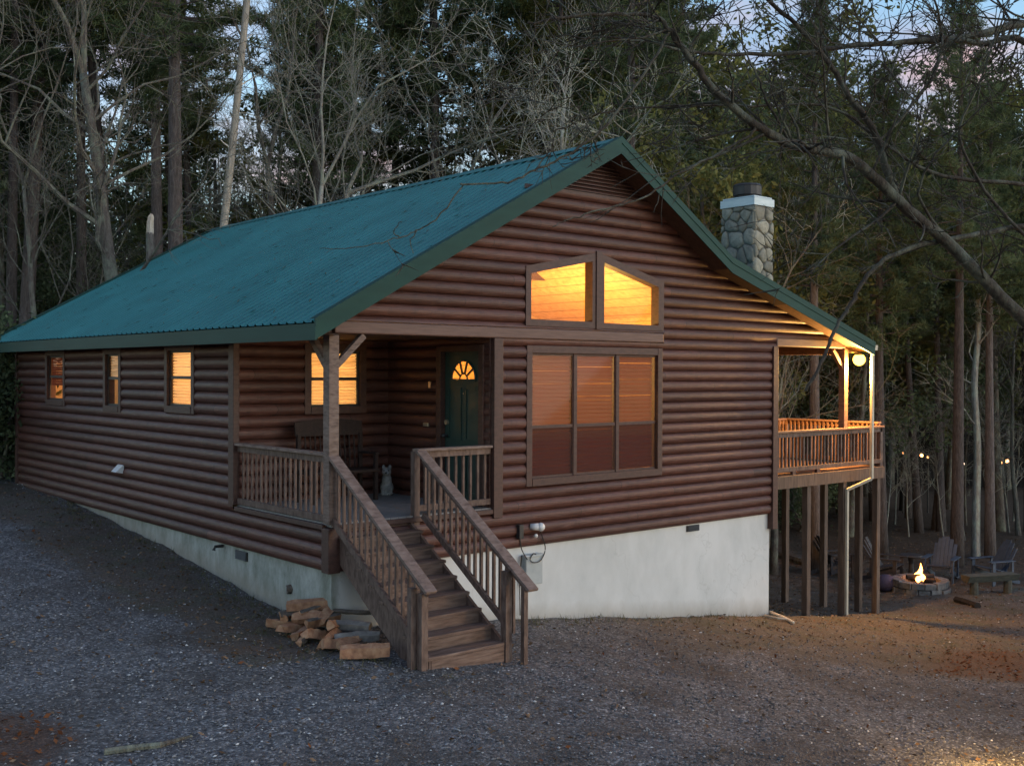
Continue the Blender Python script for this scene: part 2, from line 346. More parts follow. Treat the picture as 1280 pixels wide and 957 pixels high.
def emis(name, c, s):
    t = NT(name); e = t.n('ShaderNodeEmission'); e.inputs[0].default_value = (*c,1); e.inputs[1].default_value = s; t.l(e.outputs[0], t.out.inputs[0]); return t.m
def lamp(name, loc, power, color, radius=.06, parent=None):
    d = bpy.data.lights.new(name, 'POINT'); d.energy = power; d.color = color; d.shadow_soft_size = radius
    o = bpy.data.objects.new(name, d); COL.objects.link(o); o.location = loc
    if parent is not None: o.parent = parent
    return o
WARM = (1.0,.56,.2)

# ------------------------------------------------------------------ world
W_ = bpy.data.worlds.new('World'); S.world = W_; W_.use_nodes = True
nt = W_.node_tree; nt.nodes.clear()
def wn(t, **k):
    n = nt.nodes.new(t)
    for a, b in k.items(): setattr(n, a, b)
    return n
SUN_AZ, SUN_EL = 152, 15.0
sky = wn('ShaderNodeTexSky', sky_type='NISHITA', sun_disc=False); sky.sun_elevation = R(SUN_EL); sky.sun_rotation = R(SUN_AZ)
sky.air_density = 1.3; sky.dust_density = .25; sky.ozone_density = 2.8
tcw = wn('ShaderNodeTexCoord'); mpw = wn('ShaderNodeMapping'); mpw.inputs['Scale'].default_value = (2.2,2.2,6.5); mpw.inputs['Rotation'].default_value = (0,R(12),R(35))
nzw = wn('ShaderNodeTexNoise'); nzw.inputs['Scale'].default_value = 1.5; nzw.inputs['Detail'].default_value = 7; nzw.inputs['Roughness'].default_value = .6
rpw = wn('ShaderNodeValToRGB'); rpw.color_ramp.elements[0].position = .46; rpw.color_ramp.elements[1].position = .64
mxw = wn('ShaderNodeMix', data_type='RGBA'); bgw = wn('ShaderNodeBackground'); ow = wn('ShaderNodeOutputWorld')
nt.links.new(tcw.outputs['Generated'], mpw.inputs[0]); nt.links.new(mpw.outputs[0], nzw.inputs['Vector']); nt.links.new(nzw.outputs['Fac'], rpw.inputs[0])
nz2 = wn('ShaderNodeTexNoise'); nz2.inputs['Scale'].default_value = 2.6; nz2.inputs['Detail'].default_value = 3; nt.links.new(mpw.outputs[0], nz2.inputs['Vector'])
rp2 = wn('ShaderNodeValToRGB'); rp2.color_ramp.elements[0].position = .42; rp2.color_ramp.elements[0].color = (1.5,1.6,2.3,1); rp2.color_ramp.elements[1].position = .6; rp2.color_ramp.elements[1].color = (3.4,1.75,1.5,1)
nt.links.new(nz2.outputs['Fac'], rp2.inputs[0])
ins = [i for i in mxw.inputs if i.enabled]
mfac = wn('ShaderNodeMath', operation='MULTIPLY'); mfac.inputs[1].default_value = .68; nt.links.new(rpw.outputs[0], mfac.inputs[0])
nt.links.new(mfac.outputs[0], ins[0]); nt.links.new(sky.outputs[0], ins[1]); nt.links.new(rp2.outputs[0], ins[2])
nt.links.new([o for o in mxw.outputs if o.enabled][0], bgw.inputs[0]); bgw.inputs[1].default_value = .075
nt.links.new(bgw.outputs[0], ow.inputs[0])
sd = bpy.data.lights.new('sun', 'SUN'); sd.energy = .26; sd.angle = R(45); sd.color = (1,.97,.93)
so = bpy.data.objects.new('sun', sd); COL.objects.link(so)
sv = Vector((math.sin(R(SUN_AZ))*math.cos(R(SUN_EL)), math.cos(R(SUN_AZ))*math.cos(R(SUN_EL)), math.sin(R(SUN_EL))))
so.rotation_euler = (-sv).to_track_quat('-Z', 'Y').to_euler(); so.location = (0,-20,20)
S.view_settings.view_transform = 'Standard'; S.view_settings.look = 'None'; S.view_settings.exposure = 1.95; S.view_settings.gamma = 1
S.render.engine = 'CYCLES'
cy = S.cycles; cy.use_denoising = True; cy.max_bounces = 6; cy.diffuse_bounces = 4; cy.glossy_bounces = 3; cy.transmission_bounces = 4; cy.transparent_max_bounces = 12
cy.sample_clamp_indirect = 3.0; cy.caustics_reflective = False; cy.caustics_refractive = False
try: cy.denoiser = 'OPENIMAGEDENOISE'
except Exception: pass

# ------------------------------------------------------------------ ground
def axis_vals(lo, a, b, hi, fine, grow=1.16):
    v = list(np.arange(a, b, fine)); st = fine; x = b
    while x < hi: v.append(x); st *= grow; x += st
    v.append(hi); st = fine; x = a - fine; pre = []
    while x > lo: pre.append(x); st *= grow; x -= st
    pre.append(lo); return np.array(pre[::-1]+v)
gx = axis_vals(-170, -11, 26, 220, .16); gy = axis_vals(-60, -11, 16, 260, .16)
GX, GY = np.meshgrid(gx, gy, indexing='ij')
nrs = np.random.RandomState(3)
near = ((GX > -11) & (GX < 26) & (GY > -11) & (GY < 16))
GZ = gz_arr(GX, GY) + np.where(near, nrs.normal(0, .006, GX.shape), 0)
nx, ny = GX.shape
vs = np.stack([GX.ravel(), GY.ravel(), GZ.ravel()], 1)
ii, jj = np.meshgrid(np.arange(nx-1), np.arange(ny-1), indexing='ij'); a = (ii*ny+jj).ravel()
fs = np.stack([a, a+ny, a+ny+1, a+1], 1)
me = bpy.data.meshes.new('ground'); me.from_pydata(vs.tolist(), [], fs.tolist()); me.polygons.foreach_set('use_smooth', [True]*len(fs)); me.update()
def sstep(x, a, b):
    t = np.clip((x-a)/(b-a), 0, 1); return t*t*(3-2*t)
def zones(x, y):
    """dirt, forest floor, rusty leaves (0..1 each)"""
    x = np.asarray(x, float); y = np.asarray(y, float)
    wob = .5*np.sin(x*1.3+y*.7)+.4*np.sin(y*1.9-x*.6+1)+.3*np.sin(x*3.1+y*2.7)
    d_left = np.where((y > -1) & (y < 14), np.abs(x+.9+.25*wob), 9)
    dirt = 1-sstep(d_left, .3, 1.4)
    d_front = np.where((x > 2) & (x < 16), np.abs(y+1.3+.3*wob), 9)
    dirt = np.maximum(dirt, .75*(1-sstep(d_front, .5, 2.6))*sstep(x, 3, 7))
    dirt = np.maximum(dirt, .8*sstep(x+.25*y+.5*wob, 5.0, 9.5))
    forest = np.maximum(sstep(y+.5*wob, 15, 17.5), sstep(x+.3*wob, 19.5, 22.5))
    forest = np.maximum(forest, sstep(-x+wob, 12, 15)*sstep(y, -2, 6))
    forest = np.maximum(forest, sstep(x, 10, 11)*sstep(y, .2, 1.0)*.5)
    rust = 1-sstep(np.hypot((x-9.9+.4*wob)/1.5, (y+4.6+.3*wob)/1.1), .5, 1.3)
    rust = np.maximum(rust, 1-sstep(np.hypot((x+4.75)/.75, (y+1.75+.2*wob)/1.1), .5, 1.2))
    return dirt, forest, rust
d_, f_, r_ = zones(vs[:,0], vs[:,1])
ca = me.color_attributes.new('zone', 'FLOAT_COLOR', 'POINT')
ca.data.foreach_set('color', np.stack([d_, f_, r_, np.ones_like(d_)], 1).ravel())
def ground_mat():
    t = NT('gravel_and_soil'); v = t.coord()
    vo = t.n('ShaderNodeTexVoronoi'); vo.inputs['Scale'].default_value = 36; t.l(v, vo.inputs['Vector'])
    v2 = t.n('ShaderNodeTexVoronoi'); v2.inputs['Scale'].default_value = 17; t.l(v, v2.inputs['Vector'])
    sc = t.n('ShaderNodeSeparateColor'); t.l(vo.outputs['Color'], sc.inputs[0]); sc2 = t.n('ShaderNodeSeparateColor'); t.l(v2.outputs['Color'], sc2.inputs[0])
    g1 = t.ramp(sc.outputs[0], [(.0,(.04,.04,.042)),(.5,(.11,.109,.112)),(.84,(.2,.198,.2)),(.97,(.48,.475,.47))])
    g2 = t.ramp(sc2.outputs[1], [(.0,(.05,.049,.05)),(.6,(.115,.113,.116)),(.93,(.2,.197,.198))])
    c = t.mix(.42, g1, g2)
    big = t.noise(v, .55, 6, .65); c = t.mix(t.math('MULTIPLY', t.ramp(big, [(.44,(0,0,0)),(.6,(1,1,1))]), .62), c, (.06,.05,.041))
    fine = t.noise(v, 22, 6, .7); med = t.noise(v, 3.2, 6, .7)
    at_ = t.n('ShaderNodeVertexColor', layer_name='zone'); sz = t.n('ShaderNodeSeparateColor'); t.l(at_.outputs[0], sz.inputs[0])
    dirt = t.ramp(fine, [(.3,(.05,.038,.029)),(.5,(.1,.076,.056)),(.68,(.17,.13,.095))])
    grass = t.ramp(fine, [(.35,(.04,.045,.022)),(.65,(.095,.1,.05))])
    dirt = t.mix(t.math('MULTIPLY', t.ramp(t.noise(v, 1.5, 4, .6), [(.5,(0,0,0)),(.62,(1,1,1))]), .55), dirt, grass)
    flo = t.ramp(t.noise(v, 9, 7, .75), [(.3,(.03,.022,.016)),(.5,(.065,.046,.033)),(.7,(.12,.085,.06))])
    rus = t.ramp(fine, [(.3,(.04,.022,.014)),(.5,(.09,.046,.026)),(.7,(.15,.082,.048))])
    def mask(s_, soft=.16):
        k = t.math('ADD', s_, t.math('MULTIPLY', t.math('SUBTRACT', med, .5), 1.5)); mr = t.n('ShaderNodeMapRange'); mr.clamp = True
        mr.inputs['From Min'].default_value = .5-soft; mr.inputs['From Max'].default_value = .5+soft; t.l(k, mr.inputs['Value']); return t.math('MINIMUM', mr.outputs[0], t.math('MULTIPLY', s_, 4.0))
    c = t.mix(t.math('MULTIPLY', mask(sz.outputs[0], .3), .82), c, dirt); c = t.mix(mask(sz.outputs[1]), c, flo); c = t.mix(t.math('MULTIPLY', mask(sz.outputs[2], .35), .72), c, rus)
    h = t.math('ADD', t.math('MULTIPLY', vo.outputs['Distance'], -1.0), t.math('MULTIPLY', fine, .6))
    t.bsdf(c, .92, h, .7, .02, spec=.25); return t.m
me.materials.append(ground_mat())
go = bpy.data.objects.new('ground', me); COL.objects.link(go)
tag(go, 'blue grey gravel yard with brown soil running up to the log cabin', 'ground', kind='structure')

# loose pebbles, leaf litter and small twigs lying on the ground (nobody could count them)
def scatter_pts(n, seed, xr=(-9,24), yr=(-10,15)):
    q = np.random.RandomState(seed); out = []
    while len(out) < n:
        x = q.uniform(*xr, 4000); y = q.uniform(*yr, 4000)
        dx = x-CAM.x; dy = y-CAM.y; dep = dx*fw.x+dy*fw.y; lat = dx*rt.x+dy*rt.y
        ok = (dep > 7) & (np.abs(lat) < dep*.5) & ~((x > -.02) & (x < 10.05) & (y > -.0)) & (q.uniform(0,1,4000) < np.clip(180/dep**2, .08, 1))
        out += list(zip(x[ok], y[ok]))
    return np.array(out[:n]), q
def pebbles(name, n, seed, smin, smax, mat, label, cat, lift=.3):
    P, q = scatter_pts(n*2, seed); dz, fz, rz = zones(P[:,0], P[:,1]); keep = q.uniform(0,1,len(P)) > np.clip(dz*.6+fz+rz, 0, .97); P = P[keep][:n]
    Z = gz_arr(P[:,0], P[:,1]); base = np.array([(1,0,0),(0,1,0),(-1,0,0),(0,-1,0),(0,0,.8),(0,0,-.8),(.6,.6,.4),(-.6,.6,.4)], float)[:6]
    n = len(P); s = smin+(smax-smin)*q.uniform(0,1,n)**2.5
    V = base[None]*(1+.45*q.uniform(-1,1,(n,6,1)))*s[:,None,None]*np.array([1,1,.65]); an = q.uniform(0,6.28,n); c_, s_ = np.cos(an), np.sin(an)
    V = np.stack([V[...,0]*c_[:,None]-V[...,1]*s_[:,None]*.75, V[...,0]*s_[:,None]+V[...,1]*c_[:,None]*.75, V[...,2]], -1)
    V += np.stack([P[:,0], P[:,1], Z+s*lift], 1)[:,None,:]
    fb = np.array([(0,1,4),(1,2,4),(2,3,4),(3,0,4),(1,0,5),(2,1,5),(3,2,5),(0,3,5)]); Fc = (np.arange(n)[:,None,None]*6+fb[None]).reshape(-1,3)
    me = bpy.data.meshes.new(name); me.from_pydata(V.reshape(-1,3).tolist(), [], Fc.tolist()); me.materials.append(mat); me.update()
    o = bpy.data.objects.new(name, me); COL.objects.link(o); tag(o, label, cat, kind='stuff')
pebbles('gravel', 26000, 5, .008, .028, M['pebble'], 'loose blue grey gravel stones strewn over the yard', 'gravel')
pebbles('pale_gravel', 1500, 6, .008, .026, M['pebble_l'], 'sparse pale stones among the darker yard gravel', 'gravel')
def litter(name, n, seed, fn, size, mat, label, xr=(-9,30), yr=(-10,19)):
    P, q = scatter_pts(n*4, seed, xr, yr); wgt = fn(P); keep = q.uniform(0,1,len(P)) < wgt; P = P[keep][:n]; n = len(P); Z = gz_arr(P[:,0], P[:,1])
    s = size*q.uniform(.5,1.2,n); an = q.uniform(0,6.28,n); t1 = q.uniform(-.5,.5,n); t2 = q.uniform(-.5,.5,n)
    a = np.stack([np.cos(an), np.sin(an), t1], 1)*s[:,None]; b = np.stack([-np.sin(an)*.45, np.cos(an)*.45, t2], 1)*s[:,None]
    c = np.stack([P[:,0], P[:,1], Z+.012+.3*s], 1); V = np.stack([c-a, c-b*.9, c+a, c+b], 1).reshape(-1,3); Fc = np.arange(n*4).reshape(-1,4)
    me = bpy.data.meshes.new(name); me.from_pydata(V.tolist(), [], Fc.tolist()); me.materials.append(mat); me.update()
    o = bpy.data.objects.new(name, me); COL.objects.link(o); tag(o, label, 'leaf litter', kind='stuff')
litter('leaf_litter', 16000, 8, lambda P: np.clip(zones(P[:,0],P[:,1])[0]*.32+zones(P[:,0],P[:,1])[1]+.055, 0, 1), .035, M['litter'], 'brown dead leaves lying along the cabin walls and under the trees')
litter('rusty_leaf_litter', 5000, 9, lambda P: np.clip(zones(P[:,0],P[:,1])[2]+.004, 0, 1), .04, M['rustleaf'], 'rust coloured pine straw and leaves in patches on the gravel')

qg = random.Random(77); gm = MB()
for _ in range(420):
    m_ = qg.random()
    if m_ < .4: x, y = -.05-abs(qg.gauss(0,.35)), qg.uniform(-1,11)
    elif m_ < .62: x, y = qg.uniform(3,10.3), -.03-abs(qg.gauss(0,.22))
    elif m_ < .8: x, y = -.45+qg.gauss(0,.35), -.6+qg.gauss(0,.8)
    else: x, y = qg.uniform(8,19), qg.uniform(-4,-.5)
    z = gz(x, y)
    for b_ in range(qg.randint(4,9)):
        o_ = Vector((x+qg.gauss(0,.04), y+qg.gauss(0,.04), z-.01)); h_ = Vector((qg.gauss(0,.05), qg.gauss(0,.05), qg.uniform(.04,.13))); w_ = Vector((qg.gauss(0,1), qg.gauss(0,1), 0)).normalized()*.005
        gm.add([o_-w_, o_+w_, o_+h_], [(0,1,2)])
M['grass'] = leafm('dry_grass', ((.05,.055,.022),(.1,.1,.05),(.17,.15,.085)))
tag(gm.build('grass', M['grass']), 'thin dry grass tufts along the foot of the cabin walls', 'grass', kind='stuff')

# ------------------------------------------------------------------ log cabin
PX, PY, WX, LY, XR = 2.87, 2.83, 10.03, 14.1, 5.2
ZE, OL, OH, OB = 2.755, .51, .48, .6
ZR, XK, ZK, XE, ZE2 = 5.93, 8.13, 4.15, 12.91, 2.715
def roof_z(x):
    if x <= XR: return ZE + (x+OL)*(ZR-ZE)/(XR+OL)
    if x <= XK: return ZR + (x-XR)*(ZK-ZR)/(XK-XR)
    return ZK + (x-XK)*(ZE2-ZK)/(XE-XK)
def roof_span(z):
    xl = -OL + (z-ZE)*(XR+OL)/(ZR-ZE)
    xr_ = XR + (z-ZR)*(XK-XR)/(ZK-ZR) if z >= ZK else XK + (z-ZK)*(XE-XK)/(ZE2-ZK)
    return xl, xr_
cab = tag(empty('log_cabin', (0,0,0)), 'dark red log cabin with teal metal roof, porch stairs and lit windows', 'cabin')
def P_(name, mb, mat, parent=cab, **k): return mb.build(name, mat, parent, **k)

TH = [R(a) for a in (-82,-62,-44,-26,-9,9,26,44,62,82)]
def log_strips(mb, axis, fixed, out, z0, z1, spans, b=.08):
    """half-round siding; spans(z) -> list of (lo, hi); axis 'x' or 'y' runs along the wall, out = +-1 outward side"""
    k0 = math.floor((z0-ZB)/COURSE+1e-6); k1 = math.ceil((z1-ZB)/COURSE)
    for k in range(k0, k1):
        zc = ZB+(k+.5)*COURSE
        pr = [(zc+COURSE/2*math.sin(t)/math.sin(TH[-1]), b*(math.cos(t)-math.cos(TH[-1]))) for t in TH]
        for (za, oa), (zb, ob) in zip(pr, pr[1:]):
            zm = (za+zb)/2
            if zm < z0 or zm > z1: continue
            for lo, hi in spans(zm):
                if hi-lo < .02: continue
                if axis == 'x': mb.quad((lo, fixed+out*oa, za), (hi, fixed+out*oa, za), (hi, fixed+out*ob, zb), (lo, fixed+out*ob, zb))
                else: mb.quad((fixed+out*oa, lo, za), (fixed+out*oa, hi, za), (fixed+out*ob, hi, zb), (fixed+out*ob, lo, zb))
def cut(lo, hi, holes):
    def f(z):
        sp = [(lo, hi)]
        for h in holes:
            a, b = h(z) or (None, None)
            if a is None: continue
            n = []
            for s, e in sp:
                if b <= s or a >= e: n.append((s, e))
                else:
                    if a > s: n.append((s, a))
                    if b < e: n.append((b, e))
            sp = n
        return sp
    return f
def rect(a, b, z0, z1): return lambda z: (a, b) if z0 < z < z1 else None

# foundation
f = MB(); f.box((.03,.03,-4.2),(10.0,14.05,ZB-.002)); P_('foundation', f, M['stucco'])
# walls
LW = [(10.78,11.85,1.44,2.43),(7.62,8.34,1.40,2.43),(4.36,5.38,1.47,2.46)]
w = MB(); log_strips(w, 'y', 0, -1, ZB, 2.6, cut(PY, LY, [rect(*q) for q in LW])); log_strips(w, 'y', 0, -1, ZB, -.06, cut(0, PY, []))
P_('log_wall', w, M['log'])
w = MB(); log_strips(w, 'x', PY, -1, 0, 2.62, cut(0, PX, [rect(1.25,2.28,1.49,2.46)])); P_('log_wall', w, M['log'])
w = MB(); log_strips(w, 'y', PX, -1, 0, 2.62, cut(0, PY, [rect(.2,1.26,-1,2.46)])); P_('log_wall', w, M['log'])
BW = (3.62,6.62,.38,2.42)
w = MB(); log_strips(w, 'x', 0, -1, ZB, 2.62, lambda z: cut(PX if z > -.06 else 0, WX, [rect(*BW)])(z)); P_('log_wall', w, M['log'])
def trap(z):
    if not 2.885 < z < 4.0: return None
    a, b = 3.555, 6.655; z -= .055
    if z > 3.66: a = 3.555+(z-3.66)/(3.95-3.66)*1.42
    if z > 3.6: b = 6.655-(z-3.6)/(3.95-3.6)*1.42
    return (a, b) if b > a else None
def gab(z):
    xl, xr_ = roof_span(z+.1); lo, hi = max(xl, .0), min(xr_, 12.5)
    return cut(lo, hi, [trap])(z) if hi > lo else []
w = MB(); log_strips(w, 'x', 0, -1, 2.6, 2.79, cut(6.76, 10.1, [])); log_strips(w, 'x', 0, -1, 2.79, 5.02, gab); P_('gable_wall', w, M['log'])
w = MB(); w.quad((0,14.05,ZB),(10,14.05,ZB),(10,14.05,2.6),(0,14.05,2.6)); w.add([(0,14.06,2.6),(10.03,14.06,2.6),(10.03,14.06,3.5),(XK,14.06,ZK-.1),(XR,14.06,ZR-.1)],[(0,1,2,3,4)])
w.quad((10.0,.02,ZB),(10.0,14.05,ZB),(10.0,14.05,3.5),(10.0,.02,3.5)); P_('rear_wall', w, M['trim'])
def liner(mb, axis, fixed, z0, z1, spans, st=.04):
    z = z0
    while z < z1-1e-6:
        zt = min(z+st, z1)
        for lo, hi in spans((z+zt)/2):
            if axis == 'x': mb.quad((lo,fixed,z),(hi,fixed,z),(hi,fixed,zt),(lo,fixed,zt))
            else: mb.quad((fixed,lo,z),(fixed,hi,z),(fixed,hi,zt),(fixed,lo,zt))
        z = zt
w = MB(); liner(w, 'x', .045, -.05, 2.7, cut(PX+.03, 9.97, [rect(3.6,6.64,.36,2.44)])); liner(w, 'x', .045, 2.7, 5.6, lambda z: gab(z) if roof_span(z+.25)[1]-roof_span(z+.25)[0] > .2 else [])
liner(w, 'y', .045, -.05, 2.6, cut(PY+.05, 14, [rect(a-.02,b+.02,z0-.02,z1+.02) for a,b,z0,z1 in LW])); liner(w, 'x', PY+.045, -.05, 2.62, cut(.04, PX+.04, [rect(1.25,2.28,1.47,2.47)])); liner(w, 'y', PX+.045, -.05, 2.62, cut(.05, PY+.04, [rect(.2,1.26,-1,2.46)]))
P_('inner_wall', w, M['pine'])
# gable louvre
v = MB(); z = 5.1
while z < 5.68:
    xl, xr_ = roof_span(z+.12); v.add([(xl,.0,z+.05),(xr_,.0,z+.05),(xr_,-.05,z),(xl,-.05,z)], [(0,1,2,3)]); v.add([(xl,-.05,z),(xr_,-.05,z),(xr_,-.05,z-.012),(xl,-.05,z-.012)],[(0,1,2,3)]); z += .062
v.box((3.5,-.065,5.0),(6.9,-.02,5.07)); xl, xr_ = roof_span(5.02); v.quad((xl,.03,5.02),(xr_,.03,5.02),(XR+.1,.03,5.85),(XR-.1,.03,5.85))
P_('gable_vent', v, M['trim'])
# beams, corner boards
b = MB(); b.box((.02,-.07,2.62),(6.76,.06,2.79)); b.box((10.1,-.07,2.62),(12.52,.06,2.79)); b.box((-.06,.06,2.6),(.06,PY,2.72)); P_('porch_beam', b, M['trimx'], bevel=.02)
for bb in (((PX-.03,-.09,-.16),(PX+.15,.0,2.62)), ((PX-.05,.0,0),(PX-.002,.15,2.62)), ((9.95,-.1,ZB-.3),(10.11,.04,2.62)), ((-.09,PY-.06,0),(.02,PY+.12,2.6)), ((-.09,-.09,ZB),(.1,.1,-.06)), ((-.09,13.98,ZB),(.0,14.12,2.6))):
    b = MB(); b.box(*bb); P_('corner_board', b, M['trim'], bevel=.008)
for bb in (((-.075,.1,-.09),(-.02,PY-.06,-.02)), ((.1,-.075,-.09),(PX-.03,-.02,-.02))):
    b = MB(); b.box(*bb); P_('skirt_board', b, M['trim'], bevel=.006)
# porch
def boards(mb, x0, x1, y0, y1, z0, z1, wdt=.14, along='x', gap=.008):
    if along == 'x':
        y = y0
        while y < y1-.02: mb.box((x0,y,z0),(x1,min(y+wdt-gap,y1),z1)); y += wdt
    else:
        x = x0
        while x < x1-.02: mb.box((x,y0,z0),(min(x+wdt-gap,x1),y1,z1)); x += wdt
f = MB(); boards(f, .0, PX-.01, -.02, PY-.01, -.05, 0, along='y'); P_('porch_floor', f, M['floor'])
f = MB(); f.box((-.04,.0,2.625),(PX,PY,2.66)); P_('porch_ceiling', f, M['soffit'])
p = MB(); p.box((-.075,-.075,0),(.085,.085,2.61)); P_('porch_post', p, M['cap'], bevel=.008)
p = MB(); p.beam((.02,.005,2.12),(.52,.005,2.6),.09,.09,(0,1,0)); P_('post_brace', p, M['cap'], bevel=.006)
p = MB(); p.beam((.005,.06,2.12),(.005,.52,2.58),.09,.09,(1,0,0)); P_('post_brace', p, M['cap'], bevel=.006)
def railing(name, pa, pb, n, top, bot, posts=(), capw=.15, par=cab, stuff=False, up_vec=(0,0,1), mat='rail', capmat='cap', ext=(0,0), bw=.038, foot=1.0):
    """pa, pb: floor points under the two ends; returns the handrail part carrying balusters, bottom rail and posts"""
    pa = Vector(pa); pb = Vector(pb); d = (pb-pa); dn = d.normalized()
    zt = Vector((0,0,top)); zb = Vector((0,0,bot))
    h = MB(); h.beam(pa+zt-dn*ext[0], pb+zt+dn*ext[1], capw, .04); hr = h.build(name, M[capmat], par, bevel=.006)
    s = MB(); s.beam(pa+zb, pa+d*foot+zb, .05, .09); s.build('bottom_rail', M[mat], hr, bevel=.004)
    s = MB(); s.beam(pa+zt-Vector((0,0,.07)), pb+zt-Vector((0,0,.07)), .04, .09); s.build('top_rail', M[mat], hr)
    st = MB()
    hd = Vector((d.x,d.y,0)).normalized(); sd_ = Vector((-hd.y,hd.x,0))
    for i in range(n):
        q = pa + d*((i+.5)/n*min(1,foot+.03)) + sd_*.045
        if not stuff: st = MB()
        st.beam(q+zb-Vector((0,0,.05)), q+zt-Vector((0,0,.025)), bw, bw, tuple(hd))
        if not stuff: st.build('baluster', M[mat], hr)
    if stuff: tag(st.build('baluster', M[mat], hr), kind='stuff')
    for q, z0, z1, wd in posts:
        s = MB(); s.box((q[0]-wd/2,q[1]-wd/2,z0),(q[0]+wd/2,q[1]+wd/2,z1)); s.build('rail_post', M[mat], hr, bevel=.006)
    return hr
railing('porch_railing', (0,PY-.06,0), (0,.09,0), 18, .95, .06, bw=.03)
railing('porch_railing', (1.42,0,0), (PX-.04,0,0), 10, .95, .1, [((1.42,0),-.3,.93,.1)])
# stairs
NS, RISE, RUN = 9, .178, .268
stairs = None
for x in (.09, 1.3):
    st = MB(); st.prism([(x,0,-.06),(x,-RUN*(NS-1)-.02,-RISE*(NS-1)-.02),(x,-RUN*(NS-1)-.02,-1.72),(x,-RUN*(NS-1)+.35,-1.72),(x,0,-.5)], (.045,0,0))
    if stairs is None: stairs = P_('staircase', st, M['rail'])
    else: st.build('stringer', M['rail'], stairs)
for k in range(1, NS):
    tz = -RISE*k; ty = -RUN*(k-1); s = MB(); wob = rng.uniform(-.006,.006)
    s.box((.075+wob,ty-RUN-.028,tz-.042),(1.36+wob,ty-.128,tz)); s.box((.075-wob,ty-.122,tz-.042),(1.36-wob,ty+.0,tz-.003)); s.build('tread', M['tread'], stairs, bevel=.005)
for k in range(NS):
    s = MB(); ty = -RUN*k; s.box((.13,ty-.025,-RISE*(k+1)-(.0 if k < NS-1 else .1)),(1.305,ty,-RISE*k-.044 if k else -.052)); s.build('riser', M['tread'], stairs)
sl = RISE/RUN
L0, L1 = (-.0, -.06, .0), (-.0, -2.27, -2.21*sl)
railing('stair_railing', L0, L1, 15, .93, .05, [((.02,-2.13),-1.75,-.62,.1),((-.06,-2.02),-1.72,-.56,.09)], capw=.17, ext=(.12,.08), par=cab, foot=.92)
R0, R1 = (1.42, -.2, -.03), (1.42, -2.5, -.03-2.3*sl)
railing('stair_railing', R0, R1, 15, .93, .05, [((1.36,-2.14),-1.78,-.5,.11),((1.48,-2.36),-1.85,-.6,.07)], capw=.17, ext=(.08,.12), par=cab, foot=.85)

# windows: frame is the part, pane / sash / blind its sub-parts
qbl = random.Random(12)
def window(axis, fixed, out, a, b, z0, z1, mull=(), rail=None, blind='blind', drop=0.0, trim=.1, slats=True, gapz=0.0, tilt=52):
    """axis: direction along the wall; returns the frame part"""
    def pt(s, o, z): return (s, fixed+out*o, z) if axis == 'x' else (fixed+out*o, s, z)
    fr = MB()
    def bx(mb, s0, s1, o0, o1, za, zb): mb.box(pt(s0,o0,za), pt(s1,o1,zb))
    bx(fr, a-trim, a+.02, -.12, .075, z0-trim, z1+trim); bx(fr, b-.02, b+trim, -.12, .075, z0-trim, z1+trim)
    bx(fr, a+.02, b-.02, -.12, .073, z1-.02, z1+trim); bx(fr, a+.02, b-.02, -.12, .085, z0-trim, z0+.02)
    for mc in mull: bx(fr, mc-.04, mc+.04, -.1, .035, z0+.02, z1-.02)
    frame = fr.build('window', M['trim'], cab, bevel=.006)
    edges = [a]+list(mull)+[b]
    sa = MB()
    for s, e in zip(edges, edges[1:]):
        s2 = s+(.04 if s != a else .02); e2 = e-(.04 if e != b else .02); sw = .014 if mull else .035
        for q0, q1, y0, y1 in ((s2, s2+sw, z0+.02, z1-.02), (e2-sw, e2, z0+.02, z1-.02), (s2+sw, e2-sw, z0+.02, z0+.055), (s2+sw, e2-sw, z1-.055, z1-.02)): bx(sa, q0, q1, -.012, .018, y0, y1)
        if rail: bx(sa, s2+sw, e2-sw, -.014, .022, rail-.025, rail+.025)
    sa.build('sash', M['trim'] if mull else M['black'], frame)
    pn = MB(); pn.quad(pt(a,.002,z0), pt(b,.002,z0), pt(b,.002,z1), pt(a,.002,z1)); pn.build('pane', M['glass'], frame)
    if mull:
        for s, e in zip(edges, edges[1:]):
            sc_ = MB(); sc_.quad(pt(s+.03,.012,z0+.03), pt(e-.03,.012,z0+.03), pt(e-.03,.012,rail), pt(s+.03,.012,rail)); sc_.build('insect_screen', M['screen'], frame)
    if blind:
        for s, e in zip(edges, edges[1:]):
            bl = MB(); s2 = s+.045; e2 = e-.045 - gapz
            z = z1-.06
            n = 0
            while z > z0+drop+.03:
                h = .082 if mull else .062; tl = tilt+qbl.uniform(-5,5); ct, sn = math.cos(R(tl)), math.sin(R(tl)); dz = h/2*sn; dy = h/2*ct; wv = .004*math.sin(n*1.7+s)
                cr_ = [(-dy,dz),(-dy*.35+.02*sn,dz*.35+.02*ct),(dy*.35+.02*sn,-dz*.35+.02*ct),(dy,-dz+wv)]
                for (ya, za), (yb, zb) in zip(cr_, cr_[1:]): bl.quad(pt(s2,-.052+ya,z+za), pt(e2,-.052+ya,z+za), pt(e2,-.052+yb,z+zb), pt(s2,-.052+yb,z+zb))
                z -= .07 if mull else .052; n += 1
            bl.build('blind', M[blind], frame)
    return frame
window('y', 0, -1, *LW[0], rail=1.96, blind='blind_wood', drop=.28)
window('y', 0, -1, *LW[1], rail=1.95, blind='blind', drop=.52)
window('y', 0, -1, *LW[2], rail=1.98, blind='blind')
window('x', PY, -1, 1.27, 2.26, 1.49, 2.45, rail=1.97, blind='blind')
window('x', 0, -1, *BW, mull=(4.62,5.62), rail=1.22, blind='blind_wood', gapz=.016, tilt=60)
